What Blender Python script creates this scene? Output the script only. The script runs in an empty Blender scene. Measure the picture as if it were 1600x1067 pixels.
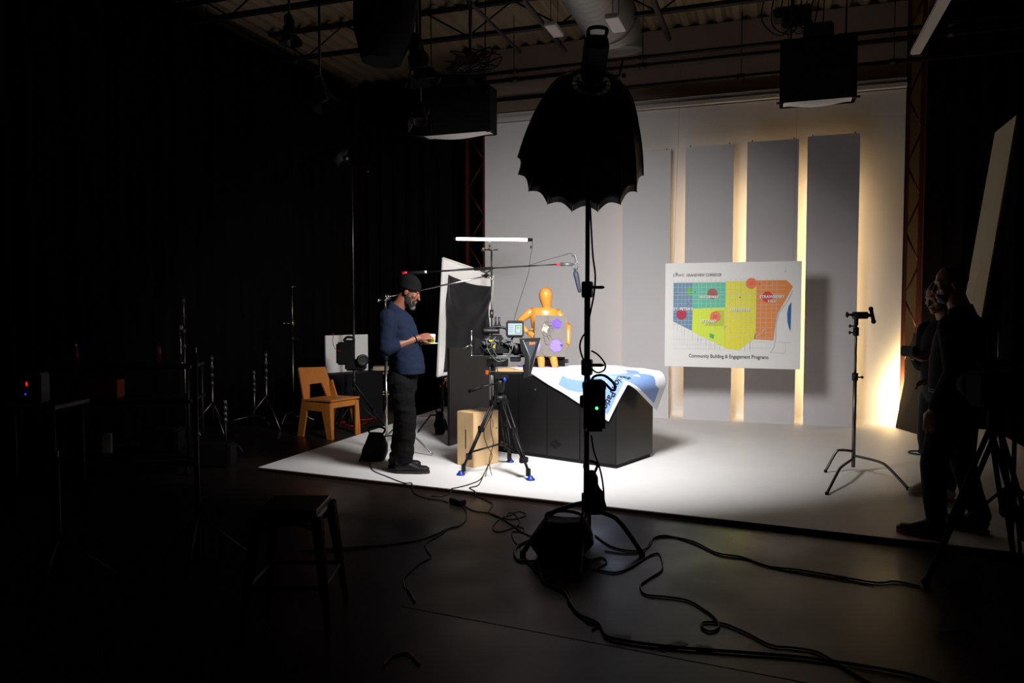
import bpy, bmesh, math, random
from mathutils import Vector, Matrix, Euler, noise
random.seed(7)
S = bpy.context.scene
COL = S.collection
V = Vector
PI = math.pi

# ---------------------------------------------------------------- camera
FPX = 1180.0
CAMZ = 1.58
YAW = math.radians(19.308)
PITCH = math.radians(2.596)
cam_d = bpy.data.cameras.new('camera')
cam_d.sensor_width = 36.0
cam_d.lens = FPX / 1600.0 * 36.0
cam_d.clip_start = 0.05
cam = bpy.data.objects.new('camera', cam_d)
COL.objects.link(cam)
cam.location = (0, 0, CAMZ)
cam.rotation_euler = (PI / 2 - PITCH, 0, YAW)
S.camera = cam

# ---------------------------------------------------------------- world, exposure
w = bpy.data.worlds.new('world')
S.world = w
w.use_nodes = True
w.node_tree.nodes['Background'].inputs[0].default_value = (0.9, 0.85, 0.8, 1)
w.node_tree.nodes['Background'].inputs[1].default_value = 0.0004
S.view_settings.view_transform = 'Standard'
S.view_settings.look = 'None'
S.view_settings.exposure = 0.0
S.view_settings.gamma = 1.0
S.view_settings.use_curve_mapping = False


def area_lamp(name, loc, direction, size, power, color, spread=180, shape='DISK', size_y=None):
    l = bpy.data.lights.new(name, 'AREA')
    l.shape = shape
    l.size = size
    if size_y:
        l.size_y = size_y
    l.energy = power
    l.color = color
    l.spread = math.radians(spread)
    o = bpy.data.objects.new(name, l)
    COL.objects.link(o)
    o.location = loc
    o.rotation_euler = V(direction).to_track_quat('-Z', 'Y').to_euler()
    return o


# key light: the lamp inside the deep octagonal softbox over the table
OCTA_AX = V((-0.29, 0.745, -0.60)).normalized()
OCTA_APEX = V((-1.195, 5.02, 3.08))
OCTA_R, OCTA_D = 0.475, 0.74
area_lamp('softbox_lamp', OCTA_APEX + OCTA_AX * (OCTA_D - 0.10), OCTA_AX, 0.78, 104, (1.0, 0.985, 0.97), spread=118)
# warm wall washer on the floor at the right end of the white wall
area_lamp('wall_wash_lamp', (1.70, 10.56, 0.42), (-0.70, 0.30, 0.30), 0.22, 52, (1.0, 0.72, 0.32), shape='SQUARE')
# warm tubes standing behind the leaning panels
for x_, p_ in ((-1.72, 3.0), (-0.92, 8.0), (-0.18, 13.0), (0.62, 22.0)):
    area_lamp('panel_back_lamp', (x_, 10.66, 1.75), (0.0, 1, 0.0), 0.12, p_, (1.0, 0.70, 0.34), shape='RECTANGLE', size_y=3.0)


# ---------------------------------------------------------------- pixel -> point helpers (photo pixels, 1600 x 1067)
_F = V((-math.sin(YAW) * math.cos(PITCH), math.cos(YAW) * math.cos(PITCH), -math.sin(PITCH)))
_R = V((math.cos(YAW), math.sin(YAW), 0))
_U = _R.cross(_F)
_C = V((0, 0, CAMZ))


def ray(px, py):
    return _F + _R * ((px - 800) / FPX) - _U * ((py - 533.5) / FPX)


def G(px, py, z=0.0):
    d = ray(px, py)
    return _C + d * ((z - CAMZ) / d.z)


def D(px, py, d):
    return _C + ray(px, py) * d


# ---------------------------------------------------------------- materials
def lin(c):
    return tuple(((v / 255.0) / 12.92 if v / 255.0 <= 0.04045 else ((v / 255.0 + 0.055) / 1.055) ** 2.4) for v in c)


def mat(name, col, rough=0.5, metal=0.0, spec=0.5, emit=None, estr=0.0, var=0.0, scale=8.0, bump=0.0, bscale=None, coat=0.0, stretch=None, srgb=True, rvar=0.0):
    m = bpy.data.materials.new(name)
    m.use_nodes = True
    nt = m.node_tree
    p = nt.nodes['Principled BSDF']
    c = lin(col) if srgb else col
    p.inputs['Base Color'].default_value = (*c, 1)
    p.inputs['Roughness'].default_value = rough
    p.inputs['Metallic'].default_value = metal
    p.inputs['Specular IOR Level'].default_value = spec
    if coat:
        p.inputs['Coat Weight'].default_value = coat
        p.inputs['Coat Roughness'].default_value = 0.08
    if emit:
        p.inputs['Emission Color'].default_value = (*lin(emit), 1)
        p.inputs['Emission Strength'].default_value = estr
    tc = nt.nodes.new('ShaderNodeTexCoord')
    mp = nt.nodes.new('ShaderNodeMapping')
    nt.links.new(tc.outputs['Object'], mp.inputs['Vector'])
    if stretch:
        mp.inputs['Scale'].default_value = stretch
    nz = nt.nodes.new('ShaderNodeTexNoise')
    nz.inputs['Scale'].default_value = scale
    nz.inputs['Detail'].default_value = 5
    nt.links.new(mp.outputs['Vector'], nz.inputs['Vector'])
    if var > 0:
        mx = nt.nodes.new('ShaderNodeMix')
        mx.data_type = 'RGBA'
        mx.inputs[6].default_value = (*[max(0, v * (1 - var)) for v in c], 1)
        mx.inputs[7].default_value = (*[min(1, v * (1 + var)) for v in c], 1)
        nt.links.new(nz.outputs['Fac'], mx.inputs[0])
        nt.links.new(mx.outputs[2], p.inputs['Base Color'])
    if rvar > 0:
        mr = nt.nodes.new('ShaderNodeMapRange')
        mr.inputs['From Min'].default_value = 0.3
        mr.inputs['From Max'].default_value = 0.7
        mr.inputs['To Min'].default_value = max(0.02, rough - rvar)
        mr.inputs['To Max'].default_value = rough + rvar
        nt.links.new(nz.outputs['Fac'], mr.inputs['Value'])
        nt.links.new(mr.outputs['Result'], p.inputs['Roughness'])
    if bump > 0:
        n2 = nt.nodes.new('ShaderNodeTexNoise')
        n2.inputs['Scale'].default_value = bscale or scale * 4
        n2.inputs['Detail'].default_value = 4
        nt.links.new(mp.outputs['Vector'], n2.inputs['Vector'])
        b = nt.nodes.new('ShaderNodeBump')
        b.inputs['Strength'].default_value = bump
        b.inputs['Distance'].default_value = 0.01
        nt.links.new(n2.outputs['Fac'], b.inputs['Height'])
        nt.links.new(b.outputs['Normal'], p.inputs['Normal'])
    return m


M = {}
M['concrete'] = mat('concrete', (34, 27, 23), 0.36, spec=0.28, var=0.35, scale=1.6, rvar=0.10, bump=0.06, bscale=9)
M['stage'] = mat('stage_white', (228, 226, 226), 0.52, spec=0.35, var=0.05, scale=2.5, bump=0.03, bscale=30)
M['ply_edge'] = mat('plywood_edge', (150, 100, 70), 0.7, var=0.3, scale=20, stretch=(1, 1, 14))
M['cyc'] = mat('white_wall', (222, 220, 222), 0.7, spec=0.25, var=0.02, scale=1.2)
M['upper'] = mat('brown_wall', (158, 138, 126), 0.85, spec=0.15, var=0.2, scale=0.8, bump=0.1, bscale=12)
M['ledge'] = mat('ledge', (205, 200, 198), 0.7, spec=0.2)
M['deck'] = mat('roof_deck', (150, 132, 108), 0.7, spec=0.3, var=0.18, scale=2)
M['steel'] = mat('black_steel', (22, 20, 20), 0.55, metal=0.0, spec=0.4)
M['pipe'] = mat('grey_pipe', (58, 54, 52), 0.5, metal=0.3)
M['red_steel'] = mat('red_steel', (60, 18, 12), 0.5, spec=0.4, var=0.2, scale=6)
M['duct'] = mat('galvanised_duct', (150, 148, 145), 0.5, metal=0.55, var=0.2, scale=4, stretch=(1, 3, 1), bump=0.4, bscale=14)
M['curtain'] = mat('black_curtain', (14, 13, 14), 0.95, spec=0.05, var=0.2, scale=3)
M['black'] = mat('black_plastic', (10, 10, 11), 0.5, spec=0.35)
M['blackgloss'] = mat('black_gloss_fabric', (5, 5, 6), 0.3, spec=0.05, bump=0.2, bscale=8)
M['blackfab'] = mat('black_cloth', (17, 17, 19), 0.75, spec=0.15, bump=0.15, bscale=60)
M['silk'] = mat('black_silk', (34, 34, 36), 0.42, spec=0.4)
M['rubber'] = mat('rubber', (12, 12, 12), 0.7, spec=0.2)
M['cable'] = mat('cable_black', (12, 11, 11), 0.5, spec=0.35)
M['cable_red'] = mat('cable_red', (165, 22, 14), 0.5)
M['chrome'] = mat('chrome', (190, 188, 186), 0.22, metal=1.0)
M['dullchrome'] = mat('dull_chrome', (120, 116, 112), 0.38, metal=1.0)
M['greymetal'] = mat('grey_metal', (95, 98, 100), 0.45, metal=0.5)
M['blue'] = mat('blue_foot', (14, 50, 150), 0.45)
M['orange'] = mat('orange_grip', (235, 105, 20), 0.5)
M['yellow'] = mat('yellow_label', (235, 215, 20), 0.5)
M['redpl'] = mat('red_plastic', (200, 20, 45), 0.45)
M['white'] = mat('white_plastic', (225, 224, 222), 0.5)
M['foam'] = mat('white_foam_board', (232, 230, 228), 0.65, spec=0.2)
M['panel'] = mat('panel_paint', (212, 209, 212), 0.75, spec=0.2, var=0.015, scale=1.5)
M['panel_edge'] = mat('panel_edge', (190, 170, 140), 0.8)
M['tan_panel'] = mat('cream_board', (200, 182, 150), 0.7)
M['desk'] = mat('desk_black', (17, 17, 18), 0.42, spec=0.4, bump=0.04, bscale=80)
M['desk_gap'] = mat('desk_gap', (5, 5, 5), 0.8)
M['desk_top'] = mat('desk_top_wood', (215, 175, 125), 0.5, var=0.12, scale=6, stretch=(1, 10, 1))
M['crate'] = mat('birch_plywood', (222, 186, 138), 0.6, var=0.12, scale=5, stretch=(6, 6, 1), bump=0.05)
M['ink'] = mat('dark_ink', (40, 32, 26), 0.7)
M['greenink'] = mat('green_mark', (70, 170, 60), 0.6)
M['chairwood'] = mat('chair_plywood', (185, 112, 44), 0.5, var=0.22, scale=5, stretch=(1, 8, 1))
M['manwood'] = mat('mannequin_wood', (200, 135, 56), 0.26, spec=0.55, var=0.10, scale=5, stretch=(6, 6, 1), coat=0.4)
M['jointwood'] = mat('joint_wood', (165, 92, 30), 0.4)
M['canvas'] = mat('painting_grey', (104, 97, 93), 0.75, var=0.22, scale=7, bump=0.2, bscale=25)
M['purple'] = mat('paint_purple', (92, 58, 172), 0.6)
M['lilac'] = mat('paint_lilac', (122, 100, 190), 0.6)
M['dkpurple'] = mat('paint_dark_purple', (62, 20, 110), 0.6)
M['paintline'] = mat('paint_line', (58, 50, 52), 0.7)
M['paintpale'] = mat('paint_pale', (165, 158, 146), 0.7)
M['vinyl'] = mat('banner_vinyl', (236, 238, 242), 0.45, spec=0.35)
M['vinylblue'] = mat('banner_blue', (128, 158, 215), 0.45, spec=0.35)
M['vinyltext'] = mat('banner_text', (20, 22, 30), 0.5)
M['vinylgrey'] = mat('banner_grey', (165, 175, 200), 0.5)
M['skin'] = mat('skin_brown', (128, 80, 60), 0.5, spec=0.4, var=0.08, scale=20)
M['skin2'] = mat('skin_tan', (150, 108, 88), 0.5, spec=0.35)
M['beard'] = mat('beard_hair', (22, 18, 17), 0.8, bump=0.6, bscale=160)
M['beardgrey'] = mat('beard_grey', (92, 88, 84), 0.8, bump=0.6, bscale=160)
M['hair'] = mat('dark_hair', (24, 18, 15), 0.7, bump=0.6, bscale=120)
M['navy'] = mat('navy_knit', (23, 32, 52), 0.85, spec=0.15, var=0.1, scale=12, bump=0.15, bscale=45)
M['knit'] = mat('black_knit', (16, 16, 17), 0.9, spec=0.1, bump=0.4, bscale=120)
M['trouser'] = mat('black_trousers', (9, 9, 10), 0.85, spec=0.15, bump=0.3, bscale=18)
M['jacket'] = mat('dark_jacket', (25, 23, 24), 0.85, spec=0.1, bump=0.2, bscale=20)
M['ribgloss'] = mat('rib_gloss', (8, 8, 9), 0.22, spec=0.5)
M['matte'] = mat('matte_black', (7, 7, 7), 0.9, spec=0.1)
M['stripe'] = mat('grey_stripe', (120, 116, 116), 0.8)
M['denim'] = mat('dark_denim', (26, 28, 36), 0.85, bump=0.2, bscale=30)
M['shoe'] = mat('black_shoe', (20, 19, 19), 0.5, spec=0.3)
M['sole'] = mat('shoe_sole', (34, 30, 28), 0.7)
M['redsole'] = mat('red_sole', (150, 40, 30), 0.6)
M['whiteshoe'] = mat('white_shoe', (190, 180, 170), 0.6)
M['tube_on'] = mat('tube_glow', (255, 240, 232), 0.4, emit=(255, 222, 208), estr=9.0)
M['screen'] = mat('lit_screen', (20, 20, 20), 0.4, emit=(205, 228, 232), estr=1.0)
M['screen_grey'] = mat('screen_figure', (20, 20, 20), 0.4, emit=(120, 150, 150), estr=0.8)
M['screen_green'] = mat('screen_green', (20, 20, 20), 0.4, emit=(190, 225, 120), estr=0.9)
M['led_green'] = mat('led_green', (10, 60, 10), 0.4, emit=(60, 255, 110), estr=4)
M['led_red'] = mat('led_red', (60, 5, 5), 0.4, emit=(255, 20, 10), estr=2)
M['led_blue'] = mat('led_blue', (5, 5, 60), 0.4, emit=(40, 50, 255), estr=2)
M['diffuser'] = mat('diffuser_cloth', (225, 220, 214), 0.8)
M['prompter'] = mat('prompter_hood', (42, 46, 56), 0.6, spec=0.3)
M['cushion'] = mat('dark_cushion', (40, 38, 38), 0.8)
M['limeprint'] = mat('lime_print', (196, 216, 40), 0.5)
M['paper'] = mat('paper', (232, 228, 224), 0.6)
M['pinkprint'] = mat('pink_print', (190, 110, 150), 0.6)
M['tape'] = mat('gaffer_tape', (16, 15, 14), 0.6)
M['rustbox'] = mat('orange_box', (190, 75, 25), 0.7)
M['toolred'] = mat('red_case', (120, 20, 16), 0.5)
M['silver'] = mat('silver_lining', (200, 200, 200), 0.35, metal=0.6)


# ---------------------------------------------------------------- mesh builder
class B:
    def __init__(s):
        s.bm = bmesh.new()
        s.mats = []

    def mi(s, m):
        if m is None:
            return 0
        if m not in s.mats:
            s.mats.append(m)
        return s.mats.index(m)

    def face(s, pts, m=None, smooth=False):
        f = s.bm.faces.new([s.bm.verts.new(p) for p in pts])
        f.material_index = s.mi(m)
        f.smooth = smooth
        return f

    def box(s, c, size, rot=None, m=None, bev=0.0, mtx=None):
        r = bmesh.ops.create_cube(s.bm, size=1.0)
        vs = r['verts']
        mt = Matrix.Translation(V(c)) @ (Euler(rot).to_matrix().to_4x4() if rot else Matrix()) @ Matrix.Diagonal((*size, 1))
        if mtx is not None:
            mt = Matrix.Translation(V(c)) @ mtx.to_4x4() @ Matrix.Diagonal((*size, 1))
        bmesh.ops.transform(s.bm, matrix=mt, verts=vs)
        fs = set(f for v in vs for f in v.link_faces)
        mi = s.mi(m)
        for f in fs:
            f.material_index = mi
        if bev > 0:
            es = list(set(e for v in vs for e in v.link_edges))
            r2 = bmesh.ops.bevel(s.bm, geom=es, offset=bev, segments=2, affect='EDGES', clamp_overlap=True)
            for f in r2['faces']:
                f.material_index = mi
        return s

    def bar(s, a, b, wd, ht, m=None, up=(0, 0, 1), bev=0.0):
        a, b = V(a), V(b)
        d = b - a
        L = d.length
        x = d.normalized()
        u = V(up)
        if abs(x.dot(u)) > 0.98:
            u = V((1, 0, 0))
        y = u.cross(x).normalized()
        z = x.cross(y)
        mt = Matrix((x, y, z)).transposed()
        return s.box((a + b) / 2, (L, wd, ht), mtx=mt, m=m, bev=bev)

    def ring(s, c, n, r, seg, side=None, ry=None):
        n = V(n).normalized()
        if side is None:
            side = V((0, 0, 1)) if abs(n.z) < 0.9 else V((1, 0, 0))
        y = n.cross(V(side)).normalized()
        x = y.cross(n)
        ry = r if ry is None else ry
        return [s.bm.verts.new(V(c) + x * (math.cos(2 * PI * k / seg) * r) + y * (math.sin(2 * PI * k / seg) * ry)) for k in range(seg)]

    def skin(s, rings, m=None, cap=True, smooth=True):
        mi = s.mi(m)
        for a, b in zip(rings, rings[1:]):
            n = len(a)
            for k in range(n):
                f = s.bm.faces.new((a[k], a[(k + 1) % n], b[(k + 1) % n], b[k]))
                f.material_index = mi
                f.smooth = smooth
        if cap:
            f = s.bm.faces.new(list(reversed(rings[0])))
            f.material_index = mi
            f = s.bm.faces.new(rings[-1])
            f.material_index = mi
        return s

    def cyl(s, a, b, r, r2=None, seg=12, m=None):
        a, b = V(a), V(b)
        d = b - a
        return s.skin([s.ring(a, d, r, seg), s.ring(b, d, r if r2 is None else r2, seg)], m)

    def tube(s, pts, r, seg=8, m=None, closed=False):
        pts = [V(p) for p in pts]
        rs = r if isinstance(r, (list, tuple)) else [r] * len(pts)
        rings = []
        side = None
        for i, p in enumerate(pts):
            a = pts[max(0, i - 1)]
            b = pts[min(len(pts) - 1, i + 1)]
            n = (b - a)
            if n.length < 1e-7:
                n = V((0, 0, 1))
            n.normalize()
            if side is None:
                side = V((0, 0, 1)) if abs(n.z) < 0.9 else V((1, 0, 0))
            side = (side - n * side.dot(n))
            if side.length < 1e-5:
                side = V((1, 0, 0)) - n * n.x
            side.normalize()
            rings.append(s.ring(p, n, rs[i], seg, side))
        return s.skin(rings, m)

    def lathe(s, a, axis, prof, seg=16, m=None):
        a = V(a)
        ax = V(axis).normalized()
        return s.skin([s.ring(a + ax * d, ax, max(r, 1e-4), seg) for d, r in prof], m)

    def ball(s, c, r, m=None, sub=2, rot=None):
        rr = r if isinstance(r, (tuple, list)) else (r, r, r)
        v = bmesh.ops.create_icosphere(s.bm, subdivisions=sub, radius=1.0)['verts']
        mt = Matrix.Translation(V(c)) @ (Euler(rot).to_matrix().to_4x4() if rot else Matrix()) @ Matrix.Diagonal((*rr, 1))
        bmesh.ops.transform(s.bm, matrix=mt, verts=v)
        mi = s.mi(m)
        for f in set(f for q in v for f in q.link_faces):
            f.material_index = mi
            f.smooth = True
        return s

    def ell(s, stations, seg=20, m=None, side=(0, 1, 0)):
        """stations: (centre, half width across side, half depth) lofted; round-capped ends"""
        rings = []
        n = len(stations)
        for i, (c, rx, ry) in enumerate(stations):
            a = V(stations[max(0, i - 1)][0])
            b = V(stations[min(n - 1, i + 1)][0])
            rings.append(s.ring(c, b - a, rx, seg, V(side), ry))
        return s.skin(rings, m)

    def limb(s, pts, rs, seg=14):
        """tapered limb with ball joints (for remeshing)"""
        for i in range(len(pts) - 1):
            s.cyl(pts[i], pts[i + 1], rs[i], rs[i + 1], seg)
        for p, r in zip(pts, rs):
            s.ball(p, r, sub=2)
        return s

    def prism(s, poly, org, ux, uy, th, m=None):
        """poly in 2D, extruded by th along ux x uy"""
        org, ux, uy = V(org), V(ux), V(uy)
        n = ux.cross(uy).normalized() * th
        a = [s.bm.verts.new(org + ux * x + uy * y) for x, y in poly]
        b = [s.bm.verts.new(org + ux * x + uy * y + n) for x, y in poly]
        mi = s.mi(m)
        k = len(poly)
        fs = [s.bm.faces.new(list(reversed(a))), s.bm.faces.new(b)]
        for i in range(k):
            fs.append(s.bm.faces.new((a[i], a[(i + 1) % k], b[(i + 1) % k], b[i])))
        for f in fs:
            f.material_index = mi
        return s

    def mesh(s, name, m=None, fix=True):
        if fix:
            bmesh.ops.recalc_face_normals(s.bm, faces=s.bm.faces[:])
        me = bpy.data.meshes.new(name)
        s.bm.to_mesh(me)
        s.bm.free()
        if s.mats:
            for q in s.mats:
                me.materials.append(M[q] if isinstance(q, str) else q)
        if m and not s.mats:
            me.materials.append(M[m])
        return me

    def build(s, name, m=None, parent=None, world=False, fix=True):
        me = s.mesh(name, m, fix)
        return link(name, me, parent, world)


def root_matrix(o):
    r = o
    while r.parent:
        r = r.parent
    return Matrix.Translation(r.location) @ r.rotation_euler.to_matrix().to_4x4()


def link(name, me, parent=None, world=False):
    o = bpy.data.objects.new(name, me)
    COL.objects.link(o)
    if parent:
        o.parent = parent
        if world:
            me.transform(root_matrix(parent).inverted())
    return o


def tag(o, label=None, cat=None, group=None, kind=None):
    if label:
        o['label'] = label
    if cat:
        o['category'] = cat
    if group:
        o['group'] = group
    if kind:
        o['kind'] = kind
    return o


def thing(name, label, cat, loc=(0, 0, 0), rz=0.0, group=None):
    o = bpy.data.objects.new(name, None)
    COL.objects.link(o)
    o.empty_display_size = 0.1
    o.location = loc
    o.rotation_euler = (0, 0, rz)
    return tag(o, label, cat, group)


def struct(name, b, m=None):
    return tag(b.build(name, m), kind='structure')


def copy_tree(o, parent=None):
    c = o.copy()
    COL.objects.link(c)
    c.parent = parent
    for ch in [q for q in list(COL.objects) if q.parent == o]:
        copy_tree(ch, c)
    return c


def evalmesh(o):
    dg = bpy.context.evaluated_depsgraph_get()
    dg.update()
    return bpy.data.meshes.new_from_object(o.evaluated_get(dg))


def remesh(b, name, m, voxel=0.006, smooth=4, fac=0.6, parent=None, world=False, paint=None):
    me0 = b.mesh(name, None, fix=True)
    o = bpy.data.objects.new(name, me0)
    COL.objects.link(o)
    r = o.modifiers.new('r', 'REMESH')
    r.mode = 'VOXEL'
    r.voxel_size = voxel
    r.use_smooth_shade = True
    if smooth:
        sm = o.modifiers.new('s', 'SMOOTH')
        sm.factor = fac
        sm.iterations = smooth
    me = evalmesh(o)
    bpy.data.objects.remove(o)
    me.name = name
    me.materials.clear()
    me.materials.append(M[m])
    if paint:
        for mm, test in paint:
            me.materials.append(M[mm])
            k = len(me.materials) - 1
            for p in me.polygons:
                if test(p.center):
                    p.material_index = k
    for p in me.polygons:
        p.use_smooth = True
    return link(name, me, parent, world)


def text_mesh(s, size, extrude=0.0, align='LEFT', bold=0.0, space=1.0):
    cu = bpy.data.curves.new('t', 'FONT')
    cu.body = s
    cu.size = size
    cu.extrude = extrude
    cu.offset = bold
    cu.align_x = align
    cu.space_character = space
    cu.resolution_u = 3
    o = bpy.data.objects.new('t', cu)
    COL.objects.link(o)
    me = evalmesh(o)
    bpy.data.objects.remove(o)
    return me


def add_text(b, s, size, fn, m, align='LEFT', bold=0.0, space=1.0, sx=1.0, sub=False):
    """adds flat lettering; fn maps (x, y) of the text plane to a 3D point"""
    me = text_mesh(s, size, 0, align, bold, space)
    mi = b.mi(m)
    vs = [b.bm.verts.new(fn(v.co.x * sx, v.co.y)) for v in me.vertices]
    for p in me.polygons:
        try:
            f = b.bm.faces.new([vs[i] for i in p.vertices])
            f.material_index = mi
        except ValueError:
            pass
    bpy.data.meshes.remove(me)


def spline(pts, n=8):
    """Catmull-Rom"""
    pts = [V(p) for p in pts]
    q = [pts[0]] + pts + [pts[-1]]
    out = []
    for i in range(1, len(q) - 2):
        p0, p1, p2, p3 = q[i - 1], q[i], q[i + 1], q[i + 2]
        for k in range(n):
            t = k / n
            out.append(0.5 * ((2 * p1) + (p2 - p0) * t + (2 * p0 - 5 * p1 + 4 * p2 - p3) * t * t + (3 * p1 - p0 - 3 * p2 + p3) * t ** 3))
    out.append(pts[-1])
    return out


# ================================================================ SETTING
SZ = 0.035      # top of the white stage floor
WY = 10.9       # white wall
# floor
b = B()
b.box((-1.5, 5.0, -0.05), (14, 17.0, 0.1))
struct('floor', b, 'concrete')
b = B()
j0, j1 = G(640, 950, 0.0), G(1500, 1112, 0.0)
dj = (j1 - j0)
b.bar(j0 - dj * 0.02 + V((0, 0, 0.0004)), j1 + dj * 0.05 + V((0, 0, 0.0004)), 0.007, 0.001)
struct('trim_1', b, 'desk_gap')

# stage deck
fl, fr = V((-4.71, 6.02)), V((2.6, 5.40))
bl, br = V((-4.86, 10.95)), V((2.6, 10.95))
b = B()
poly = [fl, fr, br, bl]
b.prism([(p.x, p.y) for p in poly], (0, 0, 0.028), (1, 0, 0), (0, 1, 0), 0.007, 'stage')
def inset(p, q, k=0.012):
    c = sum(poly, V((0, 0))) / 4
    return p + (c - p).normalized() * k
b.prism([(inset(p, 0).x, inset(p, 0).y) for p in poly], (0, 0, 0), (1, 0, 0), (0, 1, 0), 0.028, 'ply_edge')
struct('floor_stage', b)

# white wall with its ledge, upper wall
b = B()
b.box((-1.37, WY + 0.06, 2.2), (5.78, 0.12, 4.34))
# small cove where wall meets floor
rings = []
for k in range(7):
    a = k / 6 * PI / 2
    rings.append([b.bm.verts.new((x, WY - 0.08 + 0.08 * math.sin(a), SZ + 0.08 - 0.08 * math.cos(a))) for x in (-4.26, 1.52)])
for r0, r1 in zip(rings, rings[1:]):
    f = b.bm.faces.new((r0[0], r0[1], r1[1], r1[0]))
    f.smooth = True
struct('wall_back', b, 'cyc')
b = B()
b.box((-1.37, WY + 0.03, 4.41), (5.78, 0.20, 0.05))
b.box((-1.37, WY + 0.02, 4.47), (5.78, 0.10, 0.08))
struct('trim_2', b, 'ledge')
b = B()
b.box((-1.37, WY + 0.25, 5.0), (5.9, 0.1, 1.1))
struct('wall_back_upper', b, 'upper')
b = B()
b.box((-7.75, 5.0, 2.8), (0.1, 17, 5.7))
struct('wall_left', b, 'upper')
b = B()
b.box((5.0, 5.0, 2.8), (0.1, 17, 5.7))
struct('wall_right', b, 'upper')
b = B()
b.box((-1.4, 12.6, 2.8), (13, 0.1, 5.7))
struct('wall_back_outer', b, 'upper')
b = B()
b.box((-1.4, -2.6, 2.8), (13, 0.1, 5.7))
struct('wall_front', b, 'curtain')

# corrugated ceiling: ribs running along Y
b = B()
x = -7.8
prof = []
while x < 5.1:
    prof += [(x, 5.62), (x + 0.05, 5.56), (x + 0.13, 5.56), (x + 0.18, 5.62)]
    x += 0.23
r0 = [b.bm.verts.new((p[0], -2.6, p[1])) for p in prof]
r1 = [b.bm.verts.new((p[0], 12.6, p[1])) for p in prof]
for i in range(len(prof) - 1):
    b.bm.faces.new((r0[i], r0[i + 1], r1[i + 1], r1[i]))
b.box((-1.4, 5, 5.72), (13, 15.4, 0.06))
struct('ceiling', b, 'deck')


def curtain(name, label, a, c, z0, z1, amp=0.05, wl=0.28):
    a, c = V((*a, 0)), V((*c, 0))
    L = (c - a).length
    d = (c - a).normalized()
    n = V((-d.y, d.x, 0))
    b = B()
    nseg = int(L / 0.035)
    cols = []
    for i in range(nseg + 1):
        t = i / nseg * L
        off = amp * math.sin(2 * PI * t / wl + 1.7 * math.sin(t * 1.3)) + amp * 0.5 * math.sin(2 * PI * t / (wl * 0.43) + 2 * math.sin(t * 2.1))
        col = []
        for k in range(5):
            z = z0 + (z1 - z0) * k / 4
            col.append(b.bm.verts.new(a + d * t + n * off * (1.1 - 0.25 * k / 4) + V((0, 0, z))))
        cols.append(col)
    for p, q in zip(cols, cols[1:]):
        for k in range(4):
            f = b.bm.faces.new((p[k], q[k], q[k + 1], p[k + 1]))
            f.smooth = True
    o = b.build(name, 'curtain', fix=False)
    md = o.modifiers.new('thick', 'SOLIDIFY')
    md.thickness = 0.004
    tag(o, label, 'curtain')
    return o


curtain('stage_curtain', 'floor-length black pleated drape along the whole left wall', (-7.35, 0.2), (-7.05, 11.75), 0.01, 5.42)
curtain('stage_curtain', 'black pleated drape behind the plywood chair, left of the white wall', (-7.0, 11.85), (-4.35, 11.95), 0.01, 5.45)
curtain('stage_curtain', 'black drape immediately right of the white wall', (1.80, 11.15), (4.7, 10.9), 0.01, 5.45)
curtain('stage_curtain', 'black drape along the right side, behind the tall man', (4.1, 10.7), (4.1, 3.4), 0.01, 5.45)


def truss_column(label, x0, x1, y, h):
    t = thing('truss_column', label, 'truss', ((x0 + x1) / 2, y, 0))
    for x in (x0, x1):
        c = B()
        c.box((x, y, h / 2), (0.05, 0.05, h), bev=0.004)
        c.build('upright', 'red_steel', t, True)
    c = B()
    n = int(h / 0.42)
    for k in range(n):
        za, zb = k * h / n, (k + 1) * h / n
        xa, xb = (x0, x1) if k % 2 == 0 else (x1, x0)
        c.cyl((xa, y, za), (xb, y, zb), 0.012, seg=6)
    c.build('lacing', 'red_steel', t, True)
    return t


truss_column('dark red steel lattice column at the left edge of the white wall', -4.58, -4.30, 10.98, 5.55)
truss_column('red steel lattice column at the right edge of the white wall', 1.55, 1.72, 10.93, 5.55)


def joist(label, y, x0, x1, zt, zb, hsp=0.62):
    t = thing('roof_joist', label, 'joist', (x0, y, zb), group='steel roof joists')
    b = B(); b.box(((x0 + x1) / 2, y, zt), (x1 - x0, 0.08, 0.045)); b.build('top_chord', 'steel', t, True)
    b = B(); b.box(((x0 + x1) / 2, y, zb), (x1 - x0, 0.08, 0.045)); b.build('bottom_chord', 'steel', t, True)
    b = B()
    n = int((x1 - x0) / hsp)
    for k in range(n):
        xa = x0 + (x1 - x0) * k / n
        xb = x0 + (x1 - x0) * (k + 1) / n
        b.cyl((xa, y, zb if k % 2 else zt), (xb, y, zt if k % 2 else zb), 0.012, seg=6)
    b.build('web', 'steel', t, True)


joist('black steel roof joist running above the wall-side pipes', 9.35, -7.0, 4.2, 5.52, 5.14)
joist('black steel roof joist above the octagonal softbox, second from the back wall', 7.75, -7.0, 4.2, 5.52, 5.14)
joist('black steel roof joist at the top edge of the photo, nearest the camera', 6.1, -7.0, 4.2, 5.52, 5.14)


def pipe(label, a, c, r, m='pipe', group=None):
    b = B()
    b.cyl(a, c, r, seg=12)
    a, c = V(a), V(c)
    n = max(2, int((c - a).length / 1.6))
    for k in range(1, n):
        p = a.lerp(c, k / n)
        d = (c - a).normalized()
        b.cyl(p - d * 0.05, p + d * 0.05, r * 1.35, seg=12)
        b.cyl(p + V((0, 0, r)), (p.x, p.y, 5.545), 0.006, seg=5)
    return tag(b.build('lighting_pipe', m), label, 'pipe', group)


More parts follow.
